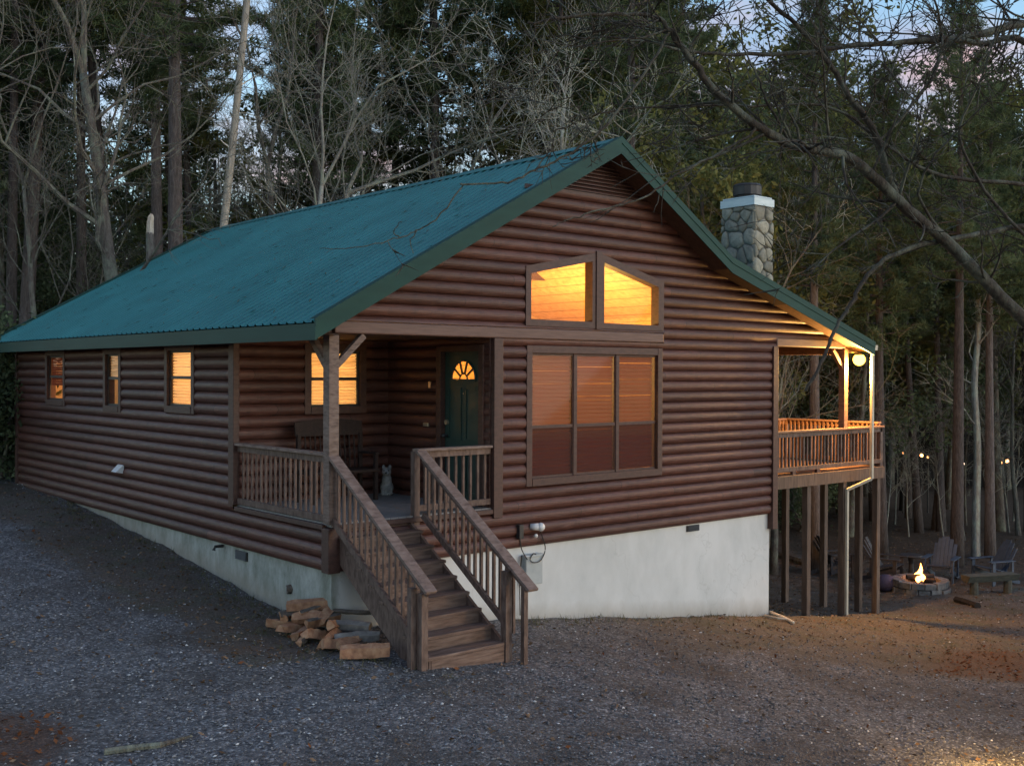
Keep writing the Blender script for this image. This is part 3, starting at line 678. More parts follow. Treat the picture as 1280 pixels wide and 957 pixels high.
# trapezoid windows in the gable
fr = MB()
def band(pts_o, pts_i):
    n = len(pts_o)
    for i in range(n):
        j = (i+1) % n
        o0, o1, i0, i1 = pts_o[i], pts_o[j], pts_i[i], pts_i[j]
        fr.prism([(o0[0],-.08,o0[1]),(o1[0],-.08,o1[1]),(i1[0],-.08,i1[1]),(i0[0],-.08,i0[1])], (0,.18,0))
LP = [(3.6,2.935),(4.96,2.935),(4.96,3.94),(3.6,3.66)]; RP = [(5.24,2.925),(6.6,2.925),(6.6,3.6),(5.24,3.94)]
band([(3.49,2.83),(5.1,2.83),(5.1,4.1),(3.49,3.77)], LP); band([(5.1,2.831),(6.74,2.83),(6.74,3.7),(5.1,4.1)], RP)
fr.box((5.04,-.1,2.82),(5.16,-.08,4.12)); gw = fr.build('gable_window', M['trim'], cab)
for q in (LP, RP):
    pn = MB(); pn.add([(x,.02,z) for x, z in q], [(0,1,2,3)]); pn.build('pane', M['glass'], gw)
# front door in the porch wall facing -x
d = MB(); d.box((PX-.09,1.22,0),(PX+.1,1.34,2.52)); d.box((PX-.09,.12,0),(PX+.1,.24,2.52)); d.box((PX-.09,.24,2.42),(PX+.1,1.22,2.52)); P_('door_frame', d, M['trim'], bevel=.006)
d = MB()
def fan_cut():
    yc, zc, r = .72, 1.97, .31; n = 14
    arc = [(yc+r*math.cos(math.pi*i/n), zc+r*1.0*math.sin(math.pi*i/n)) for i in range(n+1)]
    x = PX+.01
    top = [(.24+.98*(n-i)/n*1.0, 2.42) for i in range(n+1)][::-1]; top = [(1.22-.98*i/n, 2.42) for i in range(n+1)]
    for i in range(n): # between arc (right to left = high y to low y) and the top edge
        a0, a1 = arc[i], arc[i+1]; t0, t1 = top[i], top[i+1]
        d.quad((x,a0[0],a0[1]),(x,a1[0],a1[1]),(x,t1[0],t1[1]),(x,t0[0],t0[1]))
    d.add([(x,1.22,zc),(x,arc[0][0],zc),(x,1.22,2.42)], [(0,1,2)]); d.add([(x,.24,zc),(x,arc[-1][0],zc),(x,.24,2.42)], [(0,1,2)])
    d.quad((x,.24,0.02),(x,1.22,0.02),(x,1.22,zc),(x,.24,zc)); return yc, zc, r
yc, zc, r = fan_cut()
for (ya, yb, za, zb) in ((.34,.68,.15,.85),(.78,1.12,.15,.85),(.34,.68,1.0,1.85),(.78,1.12,1.0,1.85)):
    for q in ((ya,ya+.03,za,zb),(yb-.03,yb,za,zb),(ya+.03,yb-.03,za,za+.03),(ya+.03,yb-.03,zb-.03,zb)): d.box((PX-.006,q[0],q[2]),(PX+.008,q[1],q[3]))
door = P_('front_door', d, M['door'])
g = MB(); n = 14
g.add([(PX+.03,yc+r*math.cos(math.pi*i/n),zc+r*math.sin(math.pi*i/n)) for i in range(n+1)], [tuple(range(n+1))]); fl = g.build('fanlight', M['glass'], door)
g = MB()
for ang in (36,72,108,144): g.beam((PX+.0,yc+.09*math.cos(R(ang)),zc+.09*math.sin(R(ang))),(PX+.0,yc+(r-.01)*math.cos(R(ang)),zc+(r-.01)*math.sin(R(ang))),.025,.025,(1,0,0))
g.tube([(PX,yc+.1*math.cos(math.pi*i/8),zc+.1*math.sin(math.pi*i/8)) for i in range(9)],[.013]*9,5); g.tube([(PX,yc+r*math.cos(math.pi*i/14),zc+r*math.sin(math.pi*i/14)) for i in range(15)],[.02]*15,5); g.box((PX-.015,yc-r,zc-.02),(PX+.012,yc+r,zc+.015))
g.build('glazing_bar', M['door'], door)
h = MB(); h.tube([(PX+.0,1.14,1.06),(PX-.05,1.14,1.06)],[.018,.018],8); h.ball((PX-.075,1.14,1.06),.038,10); h.lathe([(0,0),(.036,0),(.036,.012),(0,.012)],(0,0,0),4) if False else None
h.build('door_knob', M['black'], door, smooth=True)
h = MB(); h.tube([(PX+.0,1.14,1.28),(PX-.04,1.14,1.28)],[.045,.042],10); h.build('deadbolt', M['brass'], door)
h = MB(); h.tube([(PX+.0,.72,1.75),(PX-.012,.72,1.75)],[.012,.01],8); h.build('peephole', M['brass'], door)
h = MB(); h.box((PX-.07,1.52,1.83),(PX-.045,1.58,1.93)); h.box((PX-.08,1.54,1.86),(PX-.07,1.56,1.9)); P_('doorbell', h, M['brass'])
h = MB(); h.box((PX-.075,1.58,1.19),(PX-.045,1.72,1.25)); P_('house_plaque', h, M['brass'], bevel=.005)

# roof
def rib_profile(y0, y1, pitch=.229):
    pr = []; y = y0
    while y < y1-pitch*.5:
        pr += [(y,0),(y+.018,.026),(y+.05,.026),(y+.068,0)]; 
        y += pitch
    pr.append((y1,0)); return pr
def roof_sheet(x0, z0, x1, z1, y0, y1):
    mb = MB(); pr = rib_profile(y0, y1); dx, dz = x1-x0, z1-z0; ln = math.hypot(dx, dz); nx_, nz_ = -dz/ln, dx/ln
    if nz_ < 0: nx_, nz_ = -nx_, -nz_
    vs = []
    for (xx, zz) in ((x0,z0),(x1,z1)):
        for y, h in pr: vs.append((xx+nx_*h, y, zz+nz_*h))
    n = len(pr); mb.add(vs, [(i,i+1,n+i+1,n+i) for i in range(n-1)]); return mb
Y0, Y1 = -OH, LY+OB
rf = roof_sheet(XR, ZR, -OL-.03, ZE-.017, Y0, Y1); roof = rf.build('roof', M['roof'], cab)
rf = roof_sheet(XR, ZR, XK, ZK, Y0, Y1); rf.build('roof_slope', M['roof'], roof)
rf = roof_sheet(XK-.02, ZK+.014, XE+.03, ZE2-.009, Y0, Y1); rf.build('roof_slope', M['roof'], roof)
rc = MB()
for sx, sl_ in ((-1,(ZR-ZE)/(XR+OL)),(1,(ZR-ZK)/(XK-XR))):
    rc.add([(XR,Y0-.03,ZR+.045),(XR,Y1,ZR+.045),(XR+sx*.16,Y1,ZR+.045-.16*sl_),(XR+sx*.16,Y0-.03,ZR+.045-.16*sl_)],[(0,1,2,3)])
    rc.add([(XR+sx*.16,Y0-.03,ZR+.045-.16*sl_),(XR+sx*.16,Y1,ZR+.045-.16*sl_),(XR+sx*.163,Y1,ZR+.033-.16*sl_),(XR+sx*.163,Y0-.03,ZR+.033-.16*sl_)],[(0,1,2,3)])
rc.build('ridge_cap', M['roof'], roof)
# soffit boards under the slopes
sf = MB()
for xa, za, xb, zb in ((-OL,ZE,XR,ZR),(XR,ZR,XK,ZK),(XK,ZK,XE,ZE2)):
    sf.add([(xa,Y0+.01,za-.16),(xb,Y0+.01,zb-.16),(xb,Y1-.01,zb-.16),(xa,Y1-.01,za-.16)],[(0,1,2,3)]) if xa != XK else sf.add([(xa,Y0+.01,za-.16),(10.0,Y0+.01,roof_z(10)-.16),(10.0,Y1-.01,roof_z(10)-.16),(xa,Y1-.01,za-.16)],[(0,1,2,3)])
sf.quad((-OL,PY+.0,2.585),(0,PY,2.585),(0,Y1-.01,2.585),(-OL,Y1-.01,2.585)); sf.quad((-OL,Y0+.01,2.59),(-.0,Y0+.01,2.59),(-.0,PY,2.588),(-OL,PY,2.588))
sf.build('soffit', M['soffit'], roof)
sf = MB(); sf.add([(10.0,Y0+.01,roof_z(10)-.16),(XE,Y0+.01,ZE2-.16),(XE,Y1-.01,ZE2-.16),(10.0,Y1-.01,roof_z(10)-.16)],[(0,1,2,3)]); sf.build('deck_soffit', M['soffit_pine'], roof)
# rake boards and fascia
def rake(x0, z0, x1, z1, y, th, dep, rise=.035):
    mb = MB(); mb.prism([(x0,y,z0+rise),(x1,y,z1+rise),(x1,y,z1-dep),(x0,y,z0-dep)], (0,th,0))
    mb.prism([(x0,y-.012,z0+rise+.012),(x1,y-.012,z1+rise+.012),(x1,y-.012,z1-.06),(x0,y-.012,z0-.06)], (0,.012,0))
    mb.prism([(x0,y-.012,z0+rise+.013),(x1,y-.012,z1+rise+.013),(x1,y+.13,z1+rise+.013),(x0,y+.13,z0+rise+.013)], (0,0,.006)); return mb
for (xa, za, xb, zb) in ((-OL-.03,ZE-.017,XR,ZR),(XR,ZR,XK,ZK),(XK,ZK,XE+.03,ZE2-.009)):
    rake(xa, za, xb, zb, Y0-.022, .022, .23).build('rake_trim', M['fascia'], roof)
    rake(xa, za, xb, zb, Y1+.002, .022, .23).build('rake_trim', M['fascia'], roof)
fa = MB(); fa.box((-OL-.02,Y0+.0,ZE-.25),(-OL+.005,Y1,ZE-.03)); fa.build('fascia', M['fascia'], roof)
fa = MB(); fa.box((XE-.005,Y0,ZE2-.2),(XE+.02,Y1,ZE2-.02)); fa.build('fascia', M['fascia'], roof)
gt = MB(); gt.prism([(XE+.03,Y0-.02,ZE2-.02),(XE+.15,Y0-.02,ZE2-.02),(XE+.13,Y0-.02,ZE2-.13),(XE+.03,Y0-.02,ZE2-.13)], (0,Y1-Y0,0)); P_('gutter', gt, M['cream'])
ds = MB(); dx = 12.99; ds.beam((dx,-.41,2.6),(dx,-.41,-.14),.075,.06); ds.beam((dx,-.41,-.14),(12.62,-.06,-.38),.075,.06); ds.beam((12.62,-.06,-.36),(12.62,-.06,-3.05),.07,.055); P_('downspout', ds, M['cream'], bevel=.008)
# fallen needles and leaves caught on the metal
ql = random.Random(31); nm_ = MB()
for _ in range(320):
    x = ql.uniform(-.4, 5.1); y = ql.uniform(-.4, 14.4); z = roof_z(x)+.03; a_ = Vector((ql.gauss(0,1), ql.gauss(0,1), 0)).normalized()*ql.uniform(.03,.1); a_.z = a_.x*.556; b_ = Vector((-a_.y, a_.x, 0)).normalized()*.008
    nm_.add([Vector((x,y,z))-a_, Vector((x,y,z+.004))-b_, Vector((x,y,z))+a_, Vector((x,y,z+.004))+b_], [(0,1,2,3)])
tag(nm_.build('fallen_needles', M['litter'], roof), kind='stuff')
# chimney against the right wall
cx0, cx1, cy0, cy1, ct = 10.2, 10.84, .58, 1.42, 5.5
c = MB(); c.box((cx0+.03,cy0+.03,-4),(cx1-.03,cy1-.03,ct)); chim = P_('chimney', c, M['mortar'])
sm = MB(); q = random.Random(4)
def stone_face(o, ux, uy, wid, nrm):
    """irregular cells of a jittered grid, each grown into one rounded stone"""
    o = Vector(o); ux = Vector(ux); nrm = Vector(nrm); z0 = 3.0; hgt = ct-z0; step = .27
    nu = max(2, round(wid/step)); nv = round(hgt/step); P2 = []
    for b_ in range(-1, nv+1):
        for a_ in range(-1, nu+1): P2.append(((a_+.5+q.uniform(-.42,.42)+(.5 if b_ % 2 else 0)*.6)*wid/nu, (b_+.5+q.uniform(-.42,.42))*hgt/nv))
    for i_, (px_, pz_) in enumerate(P2):
        poly = [(0,0),(wid,0),(wid,hgt),(0,hgt)]
        for j_, (qx_, qz_) in enumerate(P2):
            if i_ == j_ or abs(qx_-px_) > .9 or abs(qz_-pz_) > .9: continue
            mx_, mz_ = (px_+qx_)/2, (pz_+qz_)/2; dx_, dz_ = qx_-px_, qz_-pz_; out = []
            for k in range(len(poly)):
                A_, B_ = poly[k], poly[(k+1) % len(poly)]; da = (A_[0]-mx_)*dx_+(A_[1]-mz_)*dz_; db = (B_[0]-mx_)*dx_+(B_[1]-mz_)*dz_
                if da <= 0: out.append(A_)
                if (da < 0 < db) or (db < 0 < da): t = da/(da-db); out.append((A_[0]+(B_[0]-A_[0])*t, A_[1]+(B_[1]-A_[1])*t))
            poly = out
            if len(poly) < 3: break
        if len(poly) < 3: continue
        for _ in range(2): # corner cutting rounds the outline
            poly = [p for k in range(len(poly)) for p in ((poly[k][0]*.78+poly[(k+1)%len(poly)][0]*.22, poly[k][1]*.78+poly[(k+1)%len(poly)][1]*.22), (poly[k][0]*.22+poly[(k+1)%len(poly)][0]*.78, poly[k][1]*.22+poly[(k+1)%len(poly)][1]*.78))]
        cxx = sum(p[0] for p in poly)/len(poly); czz = sum(p[1] for p in poly)/len(poly); n = len(poly); fat = q.uniform(.75,1.25); rings = []
        for kk, dep in ((.96,-.03),(.95,.012),(.86,.034),(.6,.048)):
            rings.append([o+ux*(cxx+(p[0]-cxx)*kk)+Vector((0,0,z0+czz+(p[1]-czz)*kk))+nrm*(dep*fat*q.uniform(.92,1.08)) for p in poly])
        sm.add(sum(rings, []), [(j*n+i, j*n+(i+1)%n, (j+1)*n+(i+1)%n, (j+1)*n+i) for j in range(3) for i in range(n)]+[tuple(3*n+i for i in range(n))])
stone_face((cx0+.03,cy1,0),(0,-1,0),0,cy1-cy0,(-1,0,0)); stone_face((cx0,cy0+.03,0),(1,0,0),0,cx1-cx0,(0,-1,0))
tag(sm.build('stone_facing', M['stone'], chim, smooth=True))
c = MB(); c.box((cx0-.015,cy0-.015,ct),(cx1+.015,cy1+.015,ct+.16)); c.box((cx0+.02,cy0+.02,ct+.17),(cx1-.02,cy1-.02,ct+.2)); c.build('chimney_cap', M['galv'], chim, bevel=.006)
c = MB(); c.lathe([(.24,0),(.24,.05),(.29,.06),(.29,.24),(.3,.25),(.27,.29),(0,.3)], ((cx0+cx1)/2,(cy0+cy1)/2,ct+.2), 14); c.build('flue', M['black'], chim)
c = MB(); zf = roof_z(cx1+.3); c.add([(cx1-.0,cy0-.25,roof_z(cx1)+.05),(cx1+.45,cy0-.25,roof_z(cx1+.45)+.06),(cx1+.45,cy1+.2,roof_z(cx1+.45)+.06),(cx1,cy1+.2,roof_z(cx1)+.05),(cx1-.0,cy0-.1,roof_z(cx1)+.22),(cx1,cy1+.1,roof_z(cx1)+.22)],[(0,1,4),(1,2,5,4),(2,3,5)]); c.build('flashing', M['roof'], chim)
# deck on the right
DX1, DY1 = 14.07, 2.52
dk = MB(); boards(dk, 10.06, DX1, -.02, DY1, -.0, .04, along='y'); deck = P_('deck', dk, M['deckwood'])
j = MB(); j.box((10.06,-.065,-.21),(DX1+.02,-.022,.035)); j.box((DX1-.02,-.02,-.21),(DX1+.02,DY1,-.003)); j.box((10.06,DY1-.04,-.21),(DX1,DY1,-.003))
for x in (10.6,11.2,11.8,12.4,13.0,13.6): j.box((x,-.02,-.2),(x+.045,DY1-.05,-.003))
j.build('rim_joist', M['post'], deck)
for x, y in ((11.3,.05),(12.63,.06),(13.95,.05),(13.9,.45),(13.9,1.35),(13.9,2.4)):
    s = MB(); s.box((x-.065,y-.065,gz(x,y)-.3),(x+.065,y+.065,-.21)); s.build('support_post', M['post'], deck, bevel=.006)
rl = railing('deck_railing', (10.12,0,.04), (DX1,0,.04), 32, .88, .12, [((DX1-.03,.03),-.2,.9,.1)], par=cab, mat='rail', capmat='deckwood')
s = MB()
for x in (10.75,11.6): s.box((x-.05,-.03,.04),(x+.05,.03,.12))
s.build('rail_block', M['trim'], rl)
railing('deck_railing', (DX1,.05,.04), (DX1,DY1,.04), 22, .96, .1, [((DX1,DY1),-.2,1.02,.1)], par=cab, stuff=True, mat='deckwood', capmat='deckwood')
railing('deck_railing', (DX1,DY1,.04), (10.1,DY1,.04), 30, .96, .1, par=cab, stuff=True, mat='deckwood', capmat='deckwood')
s = MB(); s.box((12.47,-.07,.93),(12.61,.07,2.62)); P_('deck_post', s, M['deckwood'], bevel=.008)
s = MB(); s.beam((12.5,.0,2.2),(12.12,.0,2.58),.08,.08,(0,1,0)); P_('post_brace', s, M['deckwood'])
s = MB(); s.box((12.46,.07,2.5),(12.6,DY1+3,2.66)); P_('deck_beam', s, M['deckwood'])
s = MB(); s.box((12.47,DY1-.07,.96),(12.61,DY1+.07,2.5)); P_('deck_post', s, M['deckwood'])
# flood light under the deck eave
s = MB(); s.tube([(12.61,-.0,2.56),(12.75,-.05,2.56),(12.9,-.15,2.55)],[.03,.03,.035],8); s.lathe([(.0,.09),(.05,.085),(.09,.02),(.1,-.02)], (12.9,-.15,2.46), 12); fl = P_('flood_light', s, M['brass'], smooth=True)
s = MB(); s.ball((12.9,-.15,2.39),.13,16); s.build('bulb', emis('lit_flood_bulb', (1,.5,.055), 3), fl, smooth=True)
lamp('flood_glow', (12.92,-.19,2.2), 280, (1,.5,.13), .05, cab)
sp_ = bpy.data.lights.new('flood_beam', 'SPOT'); sp_.energy = 250; sp_.color = (1,.5,.13); sp_.spot_size = R(125); sp_.spot_blend = .8; sp_.shadow_soft_size = .06
spo = bpy.data.objects.new('flood_beam', sp_); COL.objects.link(spo); spo.location = (12.92,-.19,2.2); spo.parent = cab; spo.rotation_euler = Vector((-2.2,-3.2,-4.6)).to_track_quat('-Z', 'Y').to_euler()
# fixtures on the walls
s = MB(); s.box((-.09,7.42,.16),(-.045,7.66,.3)); s.add([(-.05,7.4,.32),(-.05,7.68,.32),(-.2,7.66,.18),(-.2,7.42,.18),(-.05,7.4,.15),(-.05,7.68,.15)],[(0,1,2,3),(0,3,4),(1,5,2),(3,2,5,4)]); P_('dryer_vent', s, M['white'])
def fvent(axis, a, b, z0, z1, fixed, out):
    s = MB()
    if axis == 'x':
        s.box((a,fixed-.02,z0),(b,fixed-.005,z1))
        for k in range(4): zz = z0+(z1-z0)*(k+.5)/4; s.add([(a+.02,fixed-.02,zz+.015),(b-.02,fixed-.02,zz+.015),(b-.02,fixed-.04,zz-.012),(a+.02,fixed-.04,zz-.012)],[(0,1,2,3)])
    else:
        s.box((fixed-.02,a,z0),(fixed-.005,b,z1))
        for k in range(4): zz = z0+(z1-z0)*(k+.5)/4; s.add([(fixed-.02,a+.02,zz+.015),(fixed-.02,b-.02,zz+.015),(fixed-.04,b-.02,zz-.012),(fixed-.04,a+.02,zz-.012)],[(0,1,2,3)])
    P_('foundation_vent', s, M['black'])
fvent('x', 7.5, 7.85, -.81, -.7, .03, -1); fvent('y', 2.5, 2.9, -.86, -.72, .03, -1)
s = MB(); s.tube([(.02,3.35,-.72),(-.12,3.35,-.72),(-.14,3.35,-.78)],[.025,.025,.03],8); P_('hose_bib', s, M['black'])
s = MB(); s.box((3.5,-.02,-1.28),(3.85,.028,-.8)); s.box((3.5,-.1,-1.28),(3.85,-.02,-.82)); s.box((3.48,-.11,-.84),(3.87,-.02,-.8)); P_('meter_box', s, M['grey'], bevel=.012)
s = MB(); s.box((3.33,-.13,-.52),(3.42,-.04,-.3)); P_('outlet_box', s, M['black'], bevel=.008)
s = MB(); s.tube([(3.62,-.05,-.36),(3.72,-.15,-.36)],[.05,.06],10); s.ball((3.74,-.17,-.36),.07,10); s.ball((3.68,-.12,-.5),.035,8); P_('meter_dial', s, M['white'], smooth=True)
s = MB()
def arcpts(pl): 
    pts = [Vector(p) for p in pl]; out = []
    for i in range(len(pts)-1):
        p0 = pts[max(i-1,0)]; p1, p2 = pts[i], pts[i+1]; p3 = pts[min(i+2,len(pts)-1)]
        for k in range(6):
            t = k/6; out.append(.5*((2*p1)+(p2-p0)*t+(2*p0-5*p1+4*p2-p3)*t*t+(3*p1-p0-3*p2+p3)*t**3))
    out.append(pts[-1]); return out
for pl in ([(3.38,-.08,-.52),(3.42,-.08,-.7),(3.5,-.12,-.86)], [(3.78,-.1,-.42),(3.9,-.1,-.7),(3.8,-.13,-.88),(3.66,-.14,-.92),(3.55,-.13,-.87),(3.62,-.12,-.78),(3.7,-.1,-.8)], [(3.46,-.03,-.8),(3.44,-.01,-1.2),(3.45,-.01,-1.75)]):
    t_ = arcpts(pl); s.tube(t_, [.009]*len(t_), 5)
P_('cable', s, M['black'])

# interior: floor, ceilings, partitions and real lamps behind the glass
i_ = MB(); i_.quad((PX+.06,.12,0),(9.96,.12,0),(9.96,13.9,0),(PX+.06,13.9,0)); i_.quad((.06,PY+.06,0),(PX,PY+.06,0),(PX,13.9,0),(.06,13.9,0)); P_('interior_floor', i_, M['deckwood'])
i_ = MB()
i_.add([(PX+.05,.1,roof_z(PX)-.3),(XR,.1,ZR-.3),(XR,6.5,ZR-.3),(PX+.05,6.5,roof_z(PX)-.3)],[(0,1,2,3)]); i_.add([(XR,.1,ZR-.3),(XK,.1,ZK-.3),(XK,6.5,ZK-.3),(XR,6.5,ZR-.3)],[(0,1,2,3)]); i_.add([(XK,.1,ZK-.3),(9.95,.1,roof_z(9.95)-.3),(9.95,6.5,roof_z(9.95)-.3),(XK,6.5,ZK-.3)],[(0,1,2,3)])
i_.add([(PX+.05,6.5,0),(9.95,6.5,0),(9.95,6.5,3.3),(XK,6.5,ZK-.3),(XR,6.5,ZR-.3),(PX+.05,6.5,roof_z(PX)-.3)],[(0,1,2,3,4,5)])
i_.quad((PX+.06,2.5,0),(PX+.06,6.5,0),(PX+.06,6.5,4.4),(PX+.06,2.5,4.4)); i_.quad((PX+.06,.1,2.55),(PX+.06,2.5,2.55),(PX+.06,2.5,4.4),(PX+.06,.1,4.4)); i_.quad((9.94,.1,0),(9.94,6.5,0),(9.94,6.5,3.4),(9.94,.1,3.4))
P_('interior_panelling', i_, M['pine'])
i_ = MB(); i_.box((3.6,4.2,4.05),(9.5,4.32,4.22)); i_.box((5.9,4.19,3.4),(6.02,4.33,4.05)); P_('ceiling_beam', i_, M['trimx'])
i_ = MB()
i_.quad((.05,PY+.05,2.56),(PX+.06,PY+.05,2.56),(PX+.06,13.95,2.56),(.05,13.95,2.56)); i_.quad((3.6,PY+.05,0),(3.6,13.95,0),(3.6,13.95,2.56),(3.6,PY+.05,2.56)) if False else i_.quad((PX+.04,PY+.05,0),(PX+.04,13.95,0),(PX+.04,13.95,2.56),(PX+.04,PY+.05,2.56))
for y in (6.3, 9.6, 13.95): i_.quad((.06,y,0),(PX+.04,y,0),(PX+.04,y,2.56),(.06,y,2.56))
P_('interior_wall', i_, M['plaster'])
lamp('room_lamp', (4.6,2.6,2.3), 160, (1,.61,.18), .12, cab)
lamp('room_lamp', (7.4,3.0,2.2), 115, (1,.61,.18), .12, cab)
lamp('room_lamp', (1.6,4.6,1.9), 56, WARM, .1, cab)
lamp('room_lamp', (1.5,8.0,2.1), 11, (1,.62,.3), .1, cab)
lamp('room_lamp', (1.3,11.0,1.6), 42, (1,.5,.2), .1, cab)

# ------------------------------------------------------------------ porch furniture and firewood
def settle(o, x, y, rz=0, dz=0): o.location = (x, y, gz(x, y)+dz); o.rotation_euler = (0,0,rz); return o
bn = tag(empty('porch_bench', (.84, 2.0, 0)), 'dark wooden spindle back bench on the porch under the lit window', 'bench')
s = MB(); s.box((0,-.05,.46),(1.26,.5,.51)); s.build('seat', M['bench'], bn, bevel=.01)
s = MB(); s.prism([(0.0,.47,1.05),(1.26,.47,1.05),(1.26,.5,1.27),(1.05,.505,1.3),(.63,.505,1.33),(.21,.505,1.3),(0,.5,1.27)], (0,.035,0)); s.build('crest_rail', M['bench'], bn)
for k in range(13):
    s = MB(); x = .08+k*.0917; s.tube([(x,.44,.5),(x,.455,.8),(x,.48,1.07)],[.012,.017,.012],6); s.build('spindle', M['bench'], bn)
for x in (.05, 1.21):
    s = MB(); s.box((x-.03,.44,0),(x+.03,.5,1.08)); s.build('leg', M['bench'], bn); s = MB(); s.box((x-.03,-.03,0),(x+.03,.03,.74)); s.build('leg', M['bench'], bn)
    s = MB(); s.box((x-.04,-.06,.74),(x+.04,.46,.775)); s.build('armrest', M['bench'], bn, bevel=.008)
def blob(name, parts, mat, parent=None, vox=.012):
    """union of ellipsoids, voxel-remeshed into one smooth continuous surface"""
    mb = MB()
    for c, rr in parts: mb.ball(c, 1.0, 16, rr)
    o = mb.build(name+'_src', mat); md = o.modifiers.new('r', 'REMESH'); md.mode = 'VOXEL'; md.voxel_size = vox
    sm_ = o.modifiers.new('s', 'SMOOTH'); sm_.iterations = 4; sm_.factor = .5
    dg = bpy.context.evaluated_depsgraph_get(); me = bpy.data.meshes.new_from_object(o.evaluated_get(dg)); me.name = name
    me.polygons.foreach_set('use_smooth', [True]*len(me.polygons)); bpy.data.objects.remove(o)
    r_ = bpy.data.objects.new(name, me); COL.objects.link(r_); r_.parent = parent; return r_
fg = tag(empty('seated_figurine', (2.55, 2.42, 0), R(-128)), 'small pale grey seated animal figurine standing in the inner porch corner', 'figurine')
blob('figure', [((-.02,0,.02),(.17,.13,.02)),((-.03,0,.13),(.13,.115,.13)),((.0,0,.25),(.095,.085,.14)),((.06,.055,.1),(.04,.04,.1)),((.06,-.055,.1),(.04,.04,.1)),((.1,.055,.03),(.05,.035,.03)),((.1,-.055,.03),(.05,.035,.03)),
     ((.03,0,.4),(.085,.08,.08)),((.11,0,.38),(.055,.042,.038)),((.0,.055,.475),(.022,.028,.05)),((.0,-.055,.475),(.022,.028,.05)),((-.14,0,.06),(.05,.05,.045))], M['figurine'], fg)
for sy in (-1,1):
    s = MB(); s.ball((.092,sy*.036,.425),.014,8); s.build('eye', M['dark'], fg)
s = MB(); s.ball((.163,0,.39),.018,8); s.build('nose', M['dark'], fg)
# split firewood heap beside the stairs
def split_log(ln, rad, kind, q):
    mb = MB(); n = 8
    if kind == 0: ang = [R(a) for a in (-50,-25,0,25,50)]; sec = [(0,-rad*.75)]+[(rad*math.sin(a), rad*(math.cos(a)-.35)) for a in ang]
    elif kind == 1: sec = [(-rad*.8,-rad*.45),(rad*.85,-rad*.5),(rad*.7,rad*.35),(rad*.1,rad*.6),(-rad*.6,rad*.4)]
    else: sec = [(rad*.75*math.cos(2*math.pi*i/10), rad*.75*math.sin(2*math.pi*i/10)) for i in range(10)]
    m_ = len(sec); rings = []; segs = 6
    for j in range(segs+1):
        t = j/segs; x = (t-.5)*ln; rings.append([(x+q.uniform(-.012,.012), a*(1+q.uniform(-.15,.13))*(1-.12*abs(2*t-1)**3)+.015*math.sin(4*t+rad*50), b*(1+q.uniform(-.15,.13))*(1-.12*abs(2*t-1)**3)) for a, b in sec])
    vs_ = sum(rings, [])
    for j in range(segs):
        for i in range(m_):
            mb.mi = 1 if (kind == 2 or (kind == 0 and 1 <= i < m_-1)) else 0
            mb.add([vs_[j*m_+i], vs_[j*m_+(i+1)%m_], vs_[(j+1)*m_+(i+1)%m_], vs_[(j+1)*m_+i]], [(0,1,2,3)])
    mb.mi = 0; mb.add(rings[0], [tuple(range(m_))[::-1]]); mb.add(rings[-1], [tuple(range(m_))]); return mb
qf = random.Random(21)
WOODG = 'split firewood heaped beside the porch stairs'
def place_log(u, v, lift, ln, rad, kind, head, pitch=0, roll=0, mats=('split','bark'), label='tan split firewood log in the loose heap beside the stairs', group=WOODG):
    p = gpt(u, v); o = split_log(ln, rad, kind, qf).build('firewood_log', [M[k] for k in mats]); o.location = (p.x, p.y, p.z+lift)
    o.rotation_euler = (roll, pitch, head); tag(o, label, 'firewood', group); return o
HD = -YAW  # heading of picture-right
for (u, v, lift, ln, rad, kind, dh, pit) in [(352,786,.08,.42,.1,0,.5,0),(364,792,.08,.5,.1,1,1.3,.05),(378,797,.07,.5,.1,0,1.0,0),(395,800,.07,.5,.11,0,.9,.1),(412,806,.08,.52,.1,1,1.2,0),(425,812,.08,.5,.11,0,.8,0),(372,784,.2,.5,.1,0,.3,-.1),(388,790,.2,.5,.11,1,-.2,.1),(404,794,.2,.52,.1,0,.6,.1),(418,800,.2,.45,.1,0,1.1,0),
        (360,782,.16,.4,.09,2,1.5,0),(396,786,.27,.5,.1,0,.1,-.1),(409,790,.26,.5,.1,0,.9,-.1),(437,812,.1,.45,.09,0,1.3,.1),(381,803,.06,.4,.08,0,1.6,0)]:
    place_log(u, v, lift, ln, rad, kind, HD+dh+qf.uniform(-.5,.5), pit+qf.uniform(-.22,.22), qf.uniform(0,6.28))
place_log(392,784,.33,.72,.13,1,HD+.12,-.06,.1, label='big flat tan split log on top of the firewood heap')
place_log(456,825,.12,.62,.14,1,HD+.12,-.05,.15, label='large orange split log lying at the stair end of the heap')
place_log(384,768,.4,.6,.1,2,HD+.25,-.05,0, ('splitgrey','bark'), 'dark round bark covered log at the back of the heap')
for u, v, lf, dh, lb in ((437,800,.2,-.25,'grey weathered split log nearest the foundation in the heap'),(446,807,.12,.35,'grey curved split log behind the orange one'),(441,792,.3,-.1,'thin grey split stick lying highest at the stair side')):
    place_log(u, v, lf, .6 if lf < .3 else .55, .1 if lf < .3 else .05, 1 if lf < .3 else 0, HD+dh, .02, .3, ('splitgrey','bark'), lb)

